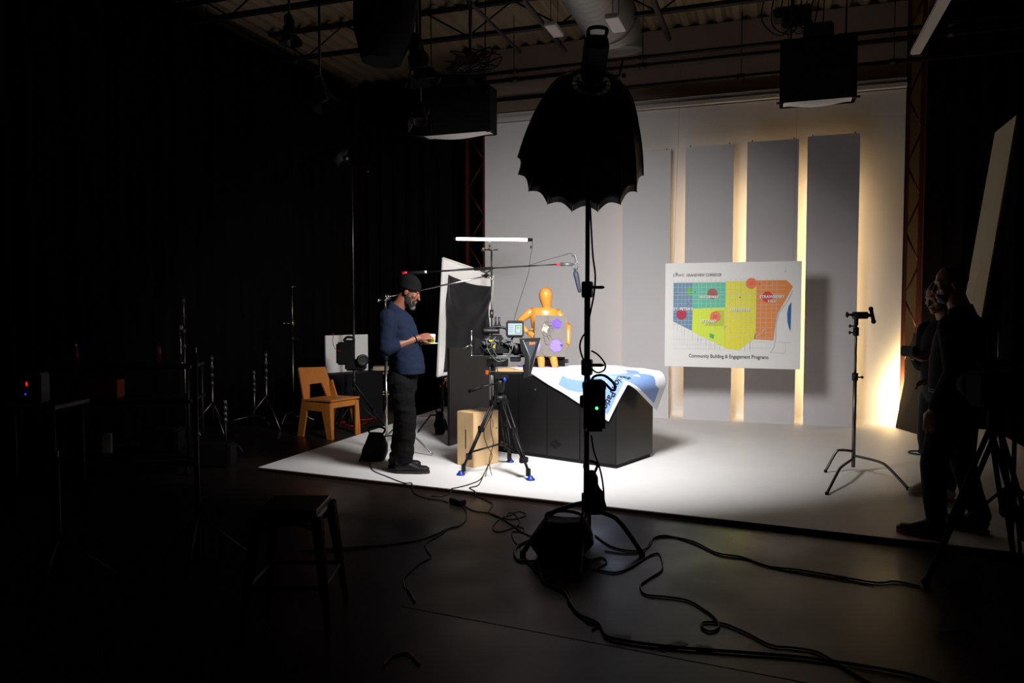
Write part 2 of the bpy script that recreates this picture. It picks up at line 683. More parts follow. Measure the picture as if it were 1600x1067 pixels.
pipe('upper black pipe of the pair crossing above the white wall', (-5.2, 9.9, 4.80), (3.6, 9.9, 4.80), 0.024, 'steel')
pipe('lower black pipe of the pair crossing above the white wall', (-5.2, 9.9, 4.69), (3.6, 9.9, 4.69), 0.03, 'steel')
pipe('single black pipe just above the ledge of the white wall', (-4.2, 10.75, 4.68), (3.2, 10.75, 4.68), 0.03, 'steel')
pipe('grey sprinkler pipe running to the back wall left of the duct', (-3.35, 1.0, 5.05), (-3.35, 9.9, 5.05), 0.022)
pipe('thin grey pipe running to the back wall, right of the sprinkler pipe', (-2.72, 1.0, 5.0), (-2.72, 9.9, 5.0), 0.032)
pipe('grey pipe running to the back wall right of the duct', (-1.35, 1.0, 5.0), (-1.35, 9.9, 5.0), 0.035)
pipe('long black pipe above the left drape', (-6.85, 0.5, 5.25), (-6.85, 11.6, 5.25), 0.03, 'steel')
pipe('short black pipe across the ceiling above the left drape', (-6.9, 7.2, 5.1), (-3.6, 7.2, 5.1), 0.03, 'steel')

# duct
t = thing('air_duct', 'large round spiral metal air duct running along the ceiling', 'duct', (-2.0, 9.8, 4.85))
b = B()
R = 0.34
prof = []
y = 0.5
while y < 9.3:
    prof += [(y, R), (y + 0.10, R), (y + 0.115, R + 0.008), (y + 0.13, R)]
    y += 0.14
prof += [(9.45, R)]
b.lathe((-2.03, 0, 5.18), (0, 1, 0), prof, 40)
b.build('spiral_duct', 'duct', t, True)
b = B()
pts = []
rs = []
for k in range(9):
    a = k / 8 * PI / 2
    pts.append((-2.03, 9.4 + 0.42 * math.sin(a), 5.18 - 0.0 - 0.30 * (1 - math.cos(a))))
b.tube(pts, [R + 0.012] * 5 + [R + 0.006] * 4, 40)
b.build('elbow', 'duct', t, True)

# hanging fluorescent fixtures
for lab, (px, py), dd, tilt in (('small pale box fixture hanging left of the duct', (866, 46), 9.2, 0.25),
                               ('small pale box fixture hanging right of the duct', (962, 36), 7.7, 0.25),
                               ('pale strip fixture at the top right beyond the right softbox', (1462, 18), 7.6, 0.9)):
    p = D(px, py, dd)
    t = thing('ceiling_fixture', lab, 'light fixture', p)
    b = B()
    if dd != 7.6:
        b.box(p, (0.14, 0.42, 0.05), bev=0.006)
    else:
        b.box(p + V((0.02, 0.2, 0.0)), (0.11, 2.2, 0.06), bev=0.01)
    b.build('housing', 'ledge', t, True)
    for s in (-0.15, 0.15):
        b = B(); b.cyl(p + V((0, s, 0.03)), (p.x, p.y + s, 5.55), 0.004, seg=5); b.build('hanger_rod', 'steel', t, True)

# ================================================================ BACK WALL PANELS
def dressing_panel(label, x0, x1, z1):
    t = thing('wall_panel', label, 'panel', ((x0 + x1) / 2, 10.55, SZ))
    b = B()
    cx, wd, h = (x0 + x1) / 2, x1 - x0, z1 - SZ
    b.box((cx, 10.58, SZ + h / 2 + 0.001), (wd, 0.03, h), m='panel')
    b.build('face_sheet', None, t, True)
    b = B()
    for x in (x0 + 0.02, x1 - 0.02):
        b.box((x, 10.615, SZ + h / 2), (0.035, 0.04, h - 0.01))
    for k in range(5):
        b.box((cx, 10.615, SZ + 0.05 + (h - 0.1) * k / 4), (wd - 0.08, 0.04, 0.03))
    b.build('back_frame', 'panel_edge', t, True)
    b = B()
    for x in (x0 + 0.06, x1 - 0.06):
        b.cyl((x, 10.60, z1), (x, 10.60, z1 + 0.03), 0.006, seg=6)
    b.build('hook', 'steel', t, True)


dressing_panel('tall pale grey panel leaning on the wall, leftmost of four, half behind the softbox', -2.06, -1.40, 3.73)
dressing_panel('tall pale grey panel behind the left half of the map sign', -1.20, -0.57, 3.75)
dressing_panel('tall pale grey panel behind the right half of the map sign', -0.40, 0.24, 3.76)
dressing_panel('tall pale grey panel right of the map sign, rightmost of four', 0.345, 0.965, 3.78)

# ================================================================ MAP SIGN
SX0, SY, SZ0, SW, SH = -1.325, 9.6, 0.838, 1.597, 1.29
t = thing('map_sign', 'large white board with a coloured district map, in front of the grey panels', 'sign', (SX0 + SW / 2, SY, SZ0))
b = B()
b.box((SX0 + SW / 2, SY + 0.012, SZ0 + SH / 2), (SW, 0.02, SH), bev=0.002)
b.build('board', 'foam', t, True)


def sp(cx, cy, k=1):
    """sign crop pixel -> point on the sign's face"""
    return V((SX0 + (cx - 98) / 1078 * SW, SY - 0.0005 * k - 0.0015, SZ0 + SH * (1 - (cy - 104) / 838)))


M['m_blue'] = mat('map_blue', (98, 138, 168), 0.6)
M['m_teal'] = mat('map_teal', (88, 190, 160), 0.6)
M['m_lime'] = mat('map_lime', (214, 232, 48), 0.6)
M['m_yellow'] = mat('map_yellow', (232, 222, 48), 0.6)
M['m_orange'] = mat('map_orange', (232, 138, 62), 0.6)
M['m_green'] = mat('map_green', (80, 175, 80), 0.6)
M['m_river'] = mat('map_river', (28, 98, 160), 0.6)
M['m_line'] = mat('map_street', (196, 200, 202), 0.6)
M['m_crim'] = mat('map_crimson', (175, 28, 70), 0.6)
M['m_red'] = mat('map_red', (215, 52, 48), 0.6)
M['m_brown'] = mat('map_brownred', (165, 92, 80), 0.6)
M['m_coral'] = mat('map_coral', (238, 118, 82), 0.6)
M['m_word'] = mat('map_word', (240, 240, 235), 0.6)
M['m_shadow'] = mat('map_word_shadow', (110, 115, 105), 0.6)
M['m_text'] = mat('map_text', (62, 58, 62), 0.6)
b = B()
regions = (('m_blue', [(165, 262), (327, 262), (322, 650), (165, 575)]),
           ('m_teal', [(327, 262), (592, 262), (588, 460), (327, 470)]),
           ('m_lime', [(327, 470), (588, 460), (588, 782), (322, 655)]),
           ('m_yellow', [(592, 255), (833, 255), (830, 702), (700, 798), (590, 790)]),
           ('m_orange', [(833, 250), (1068, 250), (1110, 300), (1060, 400), (1000, 505), (980, 600), (970, 718), (820, 712), (831, 650)]))
for m, pl in regions:
    b.face([sp(x, y, 1) for x, y in pl], m)
for m, pl in (('m_green', [(272, 303), (325, 303), (325, 360), (272, 360)]),
              ('m_lime', [(597, 375), (660, 375), (640, 415), (597, 420)]), ('m_lime', [(785, 505), (822, 505), (822, 532), (790, 530)]),
              ('m_green', [(465, 665), (505, 680), (500, 715), (465, 700)]),
              ('m_river', [(1102, 418), (1080, 455), (1071, 510), (1074, 570), (1086, 620), (1099, 648)])):
    b.face([sp(x, y, 2) for x, y in pl], m)
b.build('district_map', None, t, True)
b = B()


def sline(x0, y0, x1, y1, wd=3, m='m_line', k=3):
    a, c = V((x0, y0)), V((x1, y1))
    n = V((-(c - a).y, (c - a).x)).normalized() * wd / 2
    b.face([sp(*(a + n), k), sp(*(c + n), k), sp(*(c - n), k), sp(*(a - n), k)], m)


def yb(x):
    if x < 592: return 575 + (x - 165) * 0.50
    return 800 if x < 700 else 800 - (x - 700) * 0.65
for i, x in enumerate([168, 205, 237, 265, 296, 327, 375, 400, 438, 475, 512, 550, 592, 630, 672, 712, 750, 790, 833, 870, 912, 955, 990]):
    sline(x, 232, x - 2, min(800, yb(x) + 60) if x < 830 else 715, 2.4)
for y in (262, 300, 338, 362, 398, 430):
    sline(165, y, 592, y, 2.4)
for y in (470, 500, 528, 565, 600):
    sline(165, y, 327 if y > 480 else 592, y, 2.2)
for y in (290, 322, 356, 395, 440, 470, 505, 545, 580, 620, 660, 700):
    sline(592, y, 990 - max(0, (y - 500)) * 0.15 + max(0, 500 - y) * 0.35, y, 2.2)
for x in range(175, 820, 22):
    sline(x, yb(x) + 10, x, min(812, yb(x) + 150), 1.2)
for y in (720, 760, 795):
    sline(165, y, 560, y, 1.2)
for y in (735, 780):
    sline(780, y, 960, y, 1.2)
rv = [(1110, 330), (1080, 400), (1010, 500), (985, 600), (985, 700), (975, 770), (950, 815)]
for p, q in zip(rv, rv[1:]):
    sline(*p, *q, 7, 'm_line', 4)
sline(990, 733, 1105, 733, 3); sline(950, 815, 1060, 818, 3); sline(830, 700, 915, 620, 5); sline(1065, 250, 1112, 290, 5, 'm_word', 4)
sline(1060, 735, 1060, 815, 2)
for k in range(15):
    x = 430 + k * 12
    sline(x, 610, min(x + 90, 582), 610 - (min(x + 90, 582) - x) * 1.4, 2.2, 'm_text', 4)
b.build('street_lines', None, t, True)
b = B()
for cx, cy, m in ((235, 518, 'm_crim'), (485, 353, 'm_brown'), (511, 535, 'm_coral'), (793, 273, 'm_coral'), (920, 380, 'm_red')):
    b = B(); b.face([sp(cx + 43 * math.cos(a * PI / 14), cy + 43 * math.sin(a * PI / 14), 5) for a in range(28)], m); b.build('circle_marker', None, t, True)
for cx, cy in ((192, 347), (346, 338), (290, 434), (706, 381), (858, 278)):
    b = B(); b.face([sp(cx + 6 * math.cos(a * PI / 4), cy + 6 * math.sin(a * PI / 4), 5) for a in range(8)], 'm_crim'); b.build('point_marker', None, t, True)
b = B()
for cx, cy, m in ((485, 353, 'm_text'), (511, 535, 'm_text'), (793, 273, 'm_red')):
    for k in (-10, 0, 10):
        b.face([sp(cx - 16, cy + k - 2, 6), sp(cx + 16, cy + k - 2, 6), sp(cx + 16, cy + k + 1, 6), sp(cx - 16, cy + k + 1, 6)], m)
b.build('marker_captions', None, t, True)
b = B()
# text sizes in crop pixels (1 crop px = SW/1078 m)


def stext(s, x, y, size, m, width, k=7, bold=0.0):
    me = text_mesh(s, size, 0, 'LEFT', bold)
    w0 = max(v.co.x for v in me.vertices)
    bpy.data.meshes.remove(me)
    sx = width / w0
    add_text(b, s, size, lambda tx, ty: sp(x + tx, y - ty, k), m, 'LEFT', bold, 1.0, sx)


stext('C', 160, 213, 32, 'm_text', 22); stext('R', 183, 209, 40, 'm_text', 22, bold=0.6); stext('WC', 205, 213, 32, 'm_text', 52)
stext('GRANDVIEW CORRIDOR', 272, 213, 32, 'm_text', 286, bold=0.3)
stext('Community Building & Engagement Programs', 298, 865, 42, 'm_text', 636, bold=0.4)
stext('1', 1046, 190, 22, 'm_text', 8)
for s, x, y, wd in (("ST. PETER'S", 168, 485, 160), ('WATERWAY', 382, 388, 158), ('BETHANY', 395, 582, 130), ('RIVERVIEW', 628, 490, 160), ('STRAWBERRY', 858, 388, 196), ('HILL', 922, 422, 66)):
    stext(s, x + 2, y + 3, 32, 'm_shadow', wd, 7, 0.8)
    stext(s, x, y, 32, 'm_word', wd, 8, 0.6)
b.build('lettering', None, t, True)
for x in (SX0 + 0.10, SX0 + SW - 0.10):
    b = B(); b.tube([(x, SY + 0.012, SZ0 + SH), (x + 0.03, 9.9, 4.67)], 0.0013, 5); b.build('hanging_wire', 'greymetal', t, True)

# ================================================================ DESK
DA = V((-1.424, 7.078, SZ))
DU = V((-0.952, 0.306, 0)).normalized()
DV = V((0.306, 0.952, 0)).normalized()
DL, DDp, DH = 1.50, 0.76, 0.885          # length, depth, height above the stage


def dk(a, bb, z):
    return DA + DU * a + DV * bb + V((0, 0, z))


t = thing('service_desk', 'long black panelled desk under the vinyl banner', 'desk', dk(DL / 2, DDp / 2, 0), math.atan2(-DU.y, -DU.x))
mt = Matrix((DU, DV, DU.cross(DV))).transposed()
b = B()
b.box(dk(DL / 2, DDp / 2, 0.02), (DL - 0.04, DDp - 0.04, 0.04), mtx=mt)
b.build('plinth', 'desk_gap', t, True)
seams = [0.0, 0.34, 0.42, 0.70, 1.28, DL]
b = B()
b.box(dk(DL / 2, DDp / 2 + 0.008, 0.45), (DL - 0.012, DDp - 0.025, 0.80), mtx=mt)
b.build('carcass', 'desk_gap', t, True)
for i, (s0, s1) in enumerate(((0.012, 0.335), (0.345, 0.405), (0.415, 0.80), (0.807, 1.16), (1.167, DL - 0.006))):
    b = B()
    b.box(dk((s0 + s1) / 2, 0.006, 0.445), (s1 - s0, 0.012, 0.81), mtx=mt, bev=0.002)
    b.build('front_panel', 'desk', t, True)
for a in (0.0, DL):
    b = B()
    b.box(dk(a + (0.006 if a == 0 else -0.006), DDp / 2, 0.445), (0.012, DDp, 0.81), mtx=mt, bev=0.002)
    b.build('side_panel', 'desk', t, True)
b = B()
b.box(dk(DL / 2, DDp / 2, DH - 0.02), (DL + 0.01, DDp + 0.01, 0.04), mtx=mt, bev=0.003)
b.build('desk_top', 'desk_top', t, True)
b = B()   # embossed emblem: stacked chevron diamond
for k, sc in enumerate((1.0, 0.72, 0.44)):
    pts = [(-0.07 * sc, 0), (0, 0.045 * sc), (0.07 * sc, 0), (0, -0.045 * sc)]
    q = [dk(0.70 + x, -0.0025 - 0.0008 * k, 0.165 + z) for x, z in pts]
    for i in range(4):
        b.bar(q[i], q[(i + 1) % 4], 0.004, 0.007, up=DV)
b.build('embossed_emblem', 'desk', t, True)
b = B()
for a, z in ((1.36, 0.72), (1.27, 0.42), (0.95, 0.7)):
    b.cyl(dk(a, -0.004, z), dk(a, 0.004, z), 0.009, seg=10)
b.build('screw_head', 'greymetal', t, True)

# banner draped across the right end of the desk
TIP = V((0.075, -0.43))
E1 = V((0.915, 0.404)).normalized()      # along the diagonal front edge, to the left/back
E2 = V((-0.45, 0.893))                     # along the right edge, to the back
TOPZ = DH + 0.004


def fold(a, bb):
    """flat banner coordinates (a: leftwards from the right end, bb: backwards from the front) -> point"""
    off = 0.004
    # right end: stiff curl over the side
    if a < 0:
        L = -a
        Rr = 0.135
        th = L / Rr
        mx = 1.75
        if th < mx:
            x = -Rr * math.sin(th); z = TOPZ - Rr * (1 - math.cos(th))
        else:
            e = L - mx * Rr
            x = -Rr * math.sin(mx) - e * math.cos(mx); z = TOPZ - Rr * (1 - math.cos(mx)) - e * math.sin(mx)
    else:
        x, z = a, TOPZ + 0.006 * math.sin(a * 5 + bb * 7) ** 2 * min(1, a * 6)
    y = bb
    if bb < 0.02:
        L = 0.02 - bb
        Rr = 0.022
        th = L / Rr
        if th < PI / 2:
            y = 0.02 - Rr * math.sin(th) ; dz = Rr * (1 - math.cos(th))
        else:
            y = 0.02 - Rr - 0.02 * (L - Rr * PI / 2)
            dz = Rr + (L - Rr * PI / 2)
        z -= dz
        y -= 0.012
    return dk(x, y, z)


def ban(p, q, lift=0.0):
    s = TIP + E1 * p + E2 * q
    P0 = fold(s.x, s.y)
    if lift:
        e = 0.004
        dp = fold(*(s + E1 * e)) - P0
        dq = fold(*(s + E2 * e)) - P0
        n = dp.cross(dq).normalized()
        if n.dot(V((0, -0.6, 1))) < 0 and s.x > -0.1:
            n = -n
        P0 = P0 + n * lift
    return P0


bt = thing('vinyl_banner', 'white and blue vinyl banner draped over the end of the black desk', 'banner', dk(0.2, 0.3, DH))
b = B()
PW, QW = 1.45, 1.22
NP, NQ = 120, 110
grid = [[b.bm.verts.new(ban(PW * i / NP, QW * j / NQ)) for j in range(NQ + 1)] for i in range(NP + 1)]
wi, bi = b.mi('vinyl'), b.mi('vinylblue')


def isblue(p, q):
    if q < 0.035 or p < 0.035 or q > QW - 0.03:
        return False
    if p < 0.19:
        return 0.05 < q < 1.1
    d = math.hypot(p - 0.62, (q - 0.50))
    if 0.33 < d < 0.45 and p < 0.66:
        return True
    if p < 0.30 and (0.75 < q < 1.0):
        return True
    return False


for i in range(NP):
    for j in range(NQ):
        f = b.bm.faces.new((grid[i][j], grid[i + 1][j], grid[i + 1][j + 1], grid[i][j + 1]))
        f.smooth = True
        f.material_index = bi if isblue(PW * (i + .5) / NP, QW * (j + .5) / NQ) else wi
o = b.build('printed_sheet', None, bt, True, fix=True)
md = o.modifiers.new('thick', 'SOLIDIFY'); md.thickness = 0.002; md.offset = 0
b = B()
add_text(b, 'Station Patio', 0.095, lambda x, y: ban(0.050 + (0.070 - y), 0.58 - x, 0.004), 'vinyltext', bold=0.002)
add_text(b, 'and', 0.075, lambda x, y: ban(0.075 + (0.065 - y), 0.86 - x, 0.004), 'vinylgrey', bold=0.002)
b.build('lettering', None, bt, True, fix=False)
b = B()
for k in range(3):
    q0 = 0.085 + 0.012 * k
    for s in range(10):
        p0, p1 = 0.72 + 0.035 * s + 0.05 * k, 0.72 + 0.035 * (s + 1) + 0.05 * k
        b.face([ban(p0, q0, 0.003), ban(p1, q0, 0.003), ban(p1, q0 + 0.004, 0.003), ban(p0, q0 + 0.004, 0.003)], 'vinylgrey')
b.build('small_print', None, bt, True, fix=False)

# papers on the left of the desk
for i, (lab, a, bb, rz, sz, m) in enumerate((('pink print lying on the desk beside the mannequin', 1.15, 0.55, 0.2, (0.22, 0.16), 'pinkprint'),
                                            ('white paper sheet on the desk behind the banner', 1.0, 0.38, -0.3, (0.28, 0.2), 'paper'),
                                            ('purple print on the desk under the camera hood', 1.42, 0.5, 0.5, (0.2, 0.14), 'purple'))):
    b = B()
    c = dk(a, bb, DH + 0.006)
    b.box(c, (sz[0], sz[1], 0.003), rot=(0, 0, rz))
    tag(b.build('paper_print', m), lab, 'paper')

# ================================================================ MANNEQUIN + PAINTING
MC = V((-2.43, 8.03, SZ + DH))      # on the desk
mq = thing('artist_mannequin', 'seated orange wooden mannequin without a face, holding the painting on the desk', 'mannequin', MC, YAW - 0.06)
# local: x right in the photo, y away, z up (metres); scale ~145 px/m at this depth


def ml(px, py, y=0.0):
    return V(((px - 847) / 142.0, y, (572 - py) / 142.0))


b = B()
b.ell([(ml(852, 487), 0.03, 0.03), (ml(851, 481), 0.042, 0.04), (ml(850, 474), 0.055, 0.058), (ml(849, 465), 0.072, 0.08), (ml(848.5, 457), 0.077, 0.088), (ml(848.5, 451), 0.062, 0.072), (ml(848.5, 448), 0.035, 0.045), (ml(848.5, 447), 0.008, 0.01)], 24, side=(1, 0, 0))
b.build('head', 'manwood', mq)
b = B(); b.lathe(ml(850.5, 494), (0, 0, 1), [(0, 0.03), (0.02, 0.046), (0.035, 0.03), (0.05, 0.038), (0.075, 0.03)], 20); b.build('neck', 'jointwood', mq)
b = B()
st = []
for py, hw, hd in ((552, 0.13, 0.085), (540, 0.12, 0.08), (525, 0.125, 0.085), (508, 0.145, 0.10), (492, 0.16, 0.105), (484, 0.155, 0.10), (480, 0.13, 0.085), (478.5, 0.06, 0.04)):
    st.append((ml(845 + (552 - py) * 0.03, py), hw, hd))
b.ell(st, 28, side=(1, 0, 0))
b.build('torso', 'manwood', mq)
for name, pts, rs in (
        ('upper_arm', [ml(826, 485, 0), ml(806, 501, 0.0)], [0.042, 0.034]),
        ('forearm', [ml(805, 503, 0), ml(820, 517, -0.09)], [0.034, 0.027]),
        ('hand', [ml(821, 518, -0.10), ml(832, 523, -0.15)], [0.026, 0.034]),
        ('upper_arm', [ml(868, 487, 0.0), ml(881, 505, -0.02)], [0.042, 0.034]),
        ('forearm', [ml(884, 508, -0.02), ml(884, 536, -0.09)], [0.033, 0.026]),
        ('hand', [ml(883, 538, -0.10), ml(873, 543, -0.165)], [0.026, 0.03]),
        ('shin', [ml(842, 556, -0.22), ml(843, 570.5, -0.20)], [0.040, 0.034]),
        ('shin', [ml(861, 556, -0.22), ml(864, 570.5, -0.20)], [0.040, 0.034]),
        ('thigh', [ml(838, 552, 0.0), ml(841, 553, -0.19)], [0.055, 0.045]),
        ('thigh', [ml(856, 552, 0.0), ml(861, 553, -0.19)], [0.055, 0.045])):
    b = B()
    p0, p1 = pts
    d = (p1 - p0)
    if name == 'hand':
        b.ell([(p0, 0.018, 0.016), (p0.lerp(p1, 0.3), 0.03, 0.017), (p0.lerp(p1, 0.7), 0.034, 0.017), (p1, 0.028, 0.012)], 14, side=(0, 0, 1))
        side = V((0, 0, 1))
        for k in range(4):
            q = p1 + side * (-0.024 + 0.016 * k)
            f1 = q + d.normalized() * 0.035 + V((0, -0.01, 0))
            f2 = f1 + d.normalized() * 0.022 + V((0, 0.012, 0))
            b.tube([q, f1, f2], [0.0085, 0.008, 0.007], 8)
        th = p0.lerp(p1, 0.3) + side * 0.03
        b.tube([th, th + side * 0.03 + d.normalized() * 0.02, th + side * 0.035 + d.normalized() * 0.05], [0.011, 0.010, 0.008], 8)
    else:
        L = d.length
        b.lathe(p0, d, [(-rs[0] * 0.5, rs[0] * 0.4), (-rs[0] * 0.25, rs[0] * 0.85), (0, rs[0]), (L * 0.35, rs[0] * 1.04), (L * 0.8, rs[1] * 1.05), (L * 0.95, rs[1]), (L + rs[1] * 0.15, rs[1] * 0.5)], 18)
    b.build(name, 'manwood', mq)
b = B()
for p, r in ((ml(827, 484), 0.036), (ml(867, 486), 0.036), (ml(805.5, 502), 0.03), (ml(883, 506.5, -0.02), 0.03)):
    b.ball(p, r)
b.build('ball_joints', 'jointwood', mq)
cu = B()
cu.box(MC + V((0.03, 0.03, 0.062)), (0.46, 0.22, 0.115), rot=(0, 0, YAW - 0.06), bev=0.04)
tag(cu.build('seat_cushion', 'cushion'), 'dark grey cushion on the desk under the wooden mannequin', 'cushion')

pt = thing('abstract_painting', 'grey canvas with purple blotches held by the mannequin', 'painting', MC + V((0, -0.2, 0)), YAW - 0.06)
pm = root_matrix(mq)
PO = pm @ ml(831.5, 553.5, -0.235)
PX = (pm.to_3x3() @ V((1, 0.02, -0.02))).normalized()
PZ = (pm.to_3x3() @ V((0.02, 0.03, 1))).normalized()
PXW, PZH = 0.345, 0.445
PN = PZ.cross(PX).normalized()
if PN.y > 0:
    PN = -PN


def pp(u, v, k=0):
    return PO + PX * (u * PXW) + PZ * (v * PZH) + PN * (0.011 + 0.0006 * k)


b = B()
b.box(PO + PX * PXW / 2 + PZ * PZH / 2, (PXW, 0.02, PZH), mtx=Matrix((PX, -PN, PZ)).transposed(), bev=0.002)
b.build('canvas', 'canvas', pt, True)
b = B()


def blob(cx, cy, r, lob, m, k, amp=0.12, asp=0.8):
    n = 48
    b.face([pp(cx + (r * (1 + amp * math.sin(lob * a * 2 * PI / n))) * math.cos(a * 2 * PI / n), cy + asp * (r * (1 + amp * math.sin(lob * a * 2 * PI / n))) * math.sin(a * 2 * PI / n), k) for a in range(n)], m)


def ring_line(cx, cy, r, lob, m, k, amp=0.12, asp=0.8, wd=0.012):
    n = 48
    P_ = []
    for a in range(n + 1):
        rr = r * (1 + amp * math.sin(lob * a * 2 * PI / n))
        P_.append((cx + rr * math.cos(a * 2 * PI / n), cy + asp * rr * math.sin(a * 2 * PI / n)))
    for p, q in zip(P_, P_[1:]):
        b.face([pp(p[0], p[1], k), pp(q[0], q[1], k), pp(q[0] * (1 + 0) + wd * 0.6, q[1] + wd, k), pp(p[0] + wd * 0.6, p[1] + wd, k)], m)


blob(0.68, 0.80, 0.155, 5, 'purple', 1)
ring_line(0.70, 0.79, 0.12, 5, 'dkpurple', 2)
blob(0.68, 0.27, 0.19, 6, 'lilac', 1, 0.08)
ring_line(0.68, 0.27, 0.20, 9, 'purple', 2, 0.06)
blob(0.06, 0.25, 0.13, 4, 'lilac', 1, 0.08, 1.2)
blob(0.85, 0.28, 0.04, 3, 'dkpurple', 3)
blob(0.33, 0.68, 0.10, 4, 'paintpale', 1, 0.2, 1.0)
rnd = random.Random(3)
for k in range(9):
    ring_line(0.36 + 0.12 * rnd.random(), 0.25 + 0.5 * rnd.random(), 0.05 + 0.10 * rnd.random(), 2 + k % 4, 'paintline', 3 + k * 0.2, 0.3, 1.6, 0.006)
b.build('painted_shapes', None, pt, True, fix=False)

# ================================================================ BIRCH CRATE
t = thing('apple_box', 'tall plain plywood box standing behind the camera tripod', 'wooden box', (-2.77, 6.98, SZ))
c0, c1, c2 = G(740, 731, SZ), G(718, 722, SZ), G(778, 723, SZ)
u1 = (c2 - c0); u1.z = 0; L1 = 0.34; u1.normalize()
u2 = V((-u1.y, u1.x, 0)); L2 = 0.235
b = B()
mt = Matrix((u1, u2, V((0, 0, 1)))).transposed()
b.box(c0 + u1 * L1 / 2 + u2 * L2 / 2 + V((0, 0, 0.265)), (L1, L2, 0.53), mtx=mt, bev=0.004)
b.build('box_body', 'crate', t, True)
b = B()
b.face([c0 + u1 * (x + 0.0) - u2 * 0.0008 + V((0, 0, z)) for x, z in ((0.262, 0.36), (0.270, 0.36), (0.262, 0.44), (0.256, 0.44))], 'ink')
b.bar(c0 + u2 * 0.11 - u1 * 0.001 + V((0, 0, 0.17)), c0 + u2 * 0.11 - u1 * 0.001 + V((0, 0, 0.36)), 0.012, 0.001, m='ink', up=u1)
b.bar(c0 + u1 * 0.30 - u2 * 0.001 + V((0, 0, 0.345)), c0 + u1 * 0.33 - u2 * 0.001 + V((0, 0, 0.355)), 0.001, 0.012, m='greenink')
b.build('ink_marks', None, t, True)

# ================================================================ BLACK FLOPPY BOARD LEFT OF THE DESK
b = B()
pa, pb = G(701, 697, SZ), G(764, 678, SZ)
pa.z = pb.z = 0
b.bar(pa + V((0, 0, SZ + 0.55)), pb + V((0, 0, SZ + 0.55)), 0.03, 1.09, m='desk', bev=0.003)
tag(b.build('black_flat'), 'low black board standing at the left end of the desk', 'board')

# ================================================================ FRAMED REFLECTOR WITH BLACK CLOTH
rt = thing('reflector_board', 'white framed board draped with black silk, left of the desk', 'reflector', G(691, 676, SZ))
TL, TR, BR, BL = D(692, 403, 9.45), D(771, 430, 9.95), D(762, 572, 9.95), D(683, 588, 9.45)


def rb(u, v, n=0.0):
    p = (TL.lerp(TR, u)).lerp(BL.lerp(BR, u), v)
    return p + RN * n


RN = (TR - TL).cross(BL - TL).normalized()
if RN.y > 0:
    RN = -RN
b = B()
b.skin([[b.bm.verts.new(rb(u, v, n)) for u, v in ((0, 0), (1, 0), (1, 1), (0, 1))] for n in (-0.02, 0.0)], smooth=False)
b.build('white_board', 'foam', rt, True)
b = B()
for u0, v0, u1_, v1 in ((0, 0, 1, 0), (1, 0, 1, 1), (1, 1, 0, 1), (0, 1, 0, 0)):
    b.tube([rb(u0, v0, 0.0), rb(u1_, v1, 0.0)], 0.013, 8)
b.build('frame', 'white', rt, True)
b = B()
NU, NV = 40, 48
gr = []
for i in range(NU + 1):
    row = []
    for j in range(NV + 1):
        u, v = i / NU, j / NV
        sag = 0.03 * math.sin(PI * u) * (1 - v)
        uu = 0.10 + 0.86 * u - 0.02 * math.sin(v * 6)
        vv = 0.13 + 0.06 * (1 - u) * 0 + sag + (0.84 - sag) * v
        catx = (v + 0.35 * (2 * u - 1) ** 2)
        fo = 0.030 + 0.020 * math.sin(catx * 16 + 0.5) * math.sin(PI * min(1, v * 1.3 + 0.1)) ** 0.5 * (1 - 0.6 * v) + 0.012 * math.sin(u * 9 + v * 5)
        row.append(b.bm.verts.new(rb(uu, vv, max(0.006, fo))))
    gr.append(row)
for i in range(NU):
    for j in range(NV):
        f = b.bm.faces.new((gr[i][j], gr[i + 1][j], gr[i + 1][j + 1], gr[i][j + 1]))
        f.smooth = True
o = b.build('black_cloth', 'silk', rt, True, fix=False)
md = o.modifiers.new('thick', 'SOLIDIFY'); md.thickness = 0.002

# its stand with orange spring clamp
st_ = thing('light_stand', 'black stand with sandbag holding up the white framed board', 'stand', G(691, 676, SZ))
g0 = G(691, 676, SZ)
b = B(); b.cyl(g0 + V((0, 0, 0.02)), g0 + V((0, 0, 0.70)), 0.013); b.cyl(g0 + V((0, 0, 0.30)), g0 + V((0, 0, 0.40)), 0.024); b.build('pole', 'black', st_, True)
for a in (math.radians(200), math.radians(95), math.radians(325)):
    b = B()
    d = V((math.cos(a), math.sin(a), 0))
    b.tube([g0 + V((0, 0, 0.22)), g0 + d * 0.14 + V((0, 0, 0.22)), g0 + d * 0.30 + V((0, 0, 0.012))] if a > 3 and a < 4 else [g0 + V((0, 0, 0.18)), g0 + d * 0.08 + V((0, 0, 0.16)), g0 + d * 0.15 + V((0, 0, 0.01))], 0.010)
    b.build('leg', 'black', st_, True)
cl = thing('spring_clamp', 'metal spring clamp with orange grips on the lower corner of the white framed board', 'clamp', D(697, 592, 9.38))
b = B(); b.ball(D(697, 593, 9.38), 0.026, sub=2); b.bar(D(697, 590, 9.38), D(696, 602, 9.38), 0.02, 0.02); b.build('jaw', 'chrome', cl, True)
for q in ((688, 604), (699, 606), (699, 589)):
    b = B(); b.tube([D(697, 595, 9.38), D(*q, 9.38)], [0.008, 0.011]); b.build('grip', 'orange', cl, True)


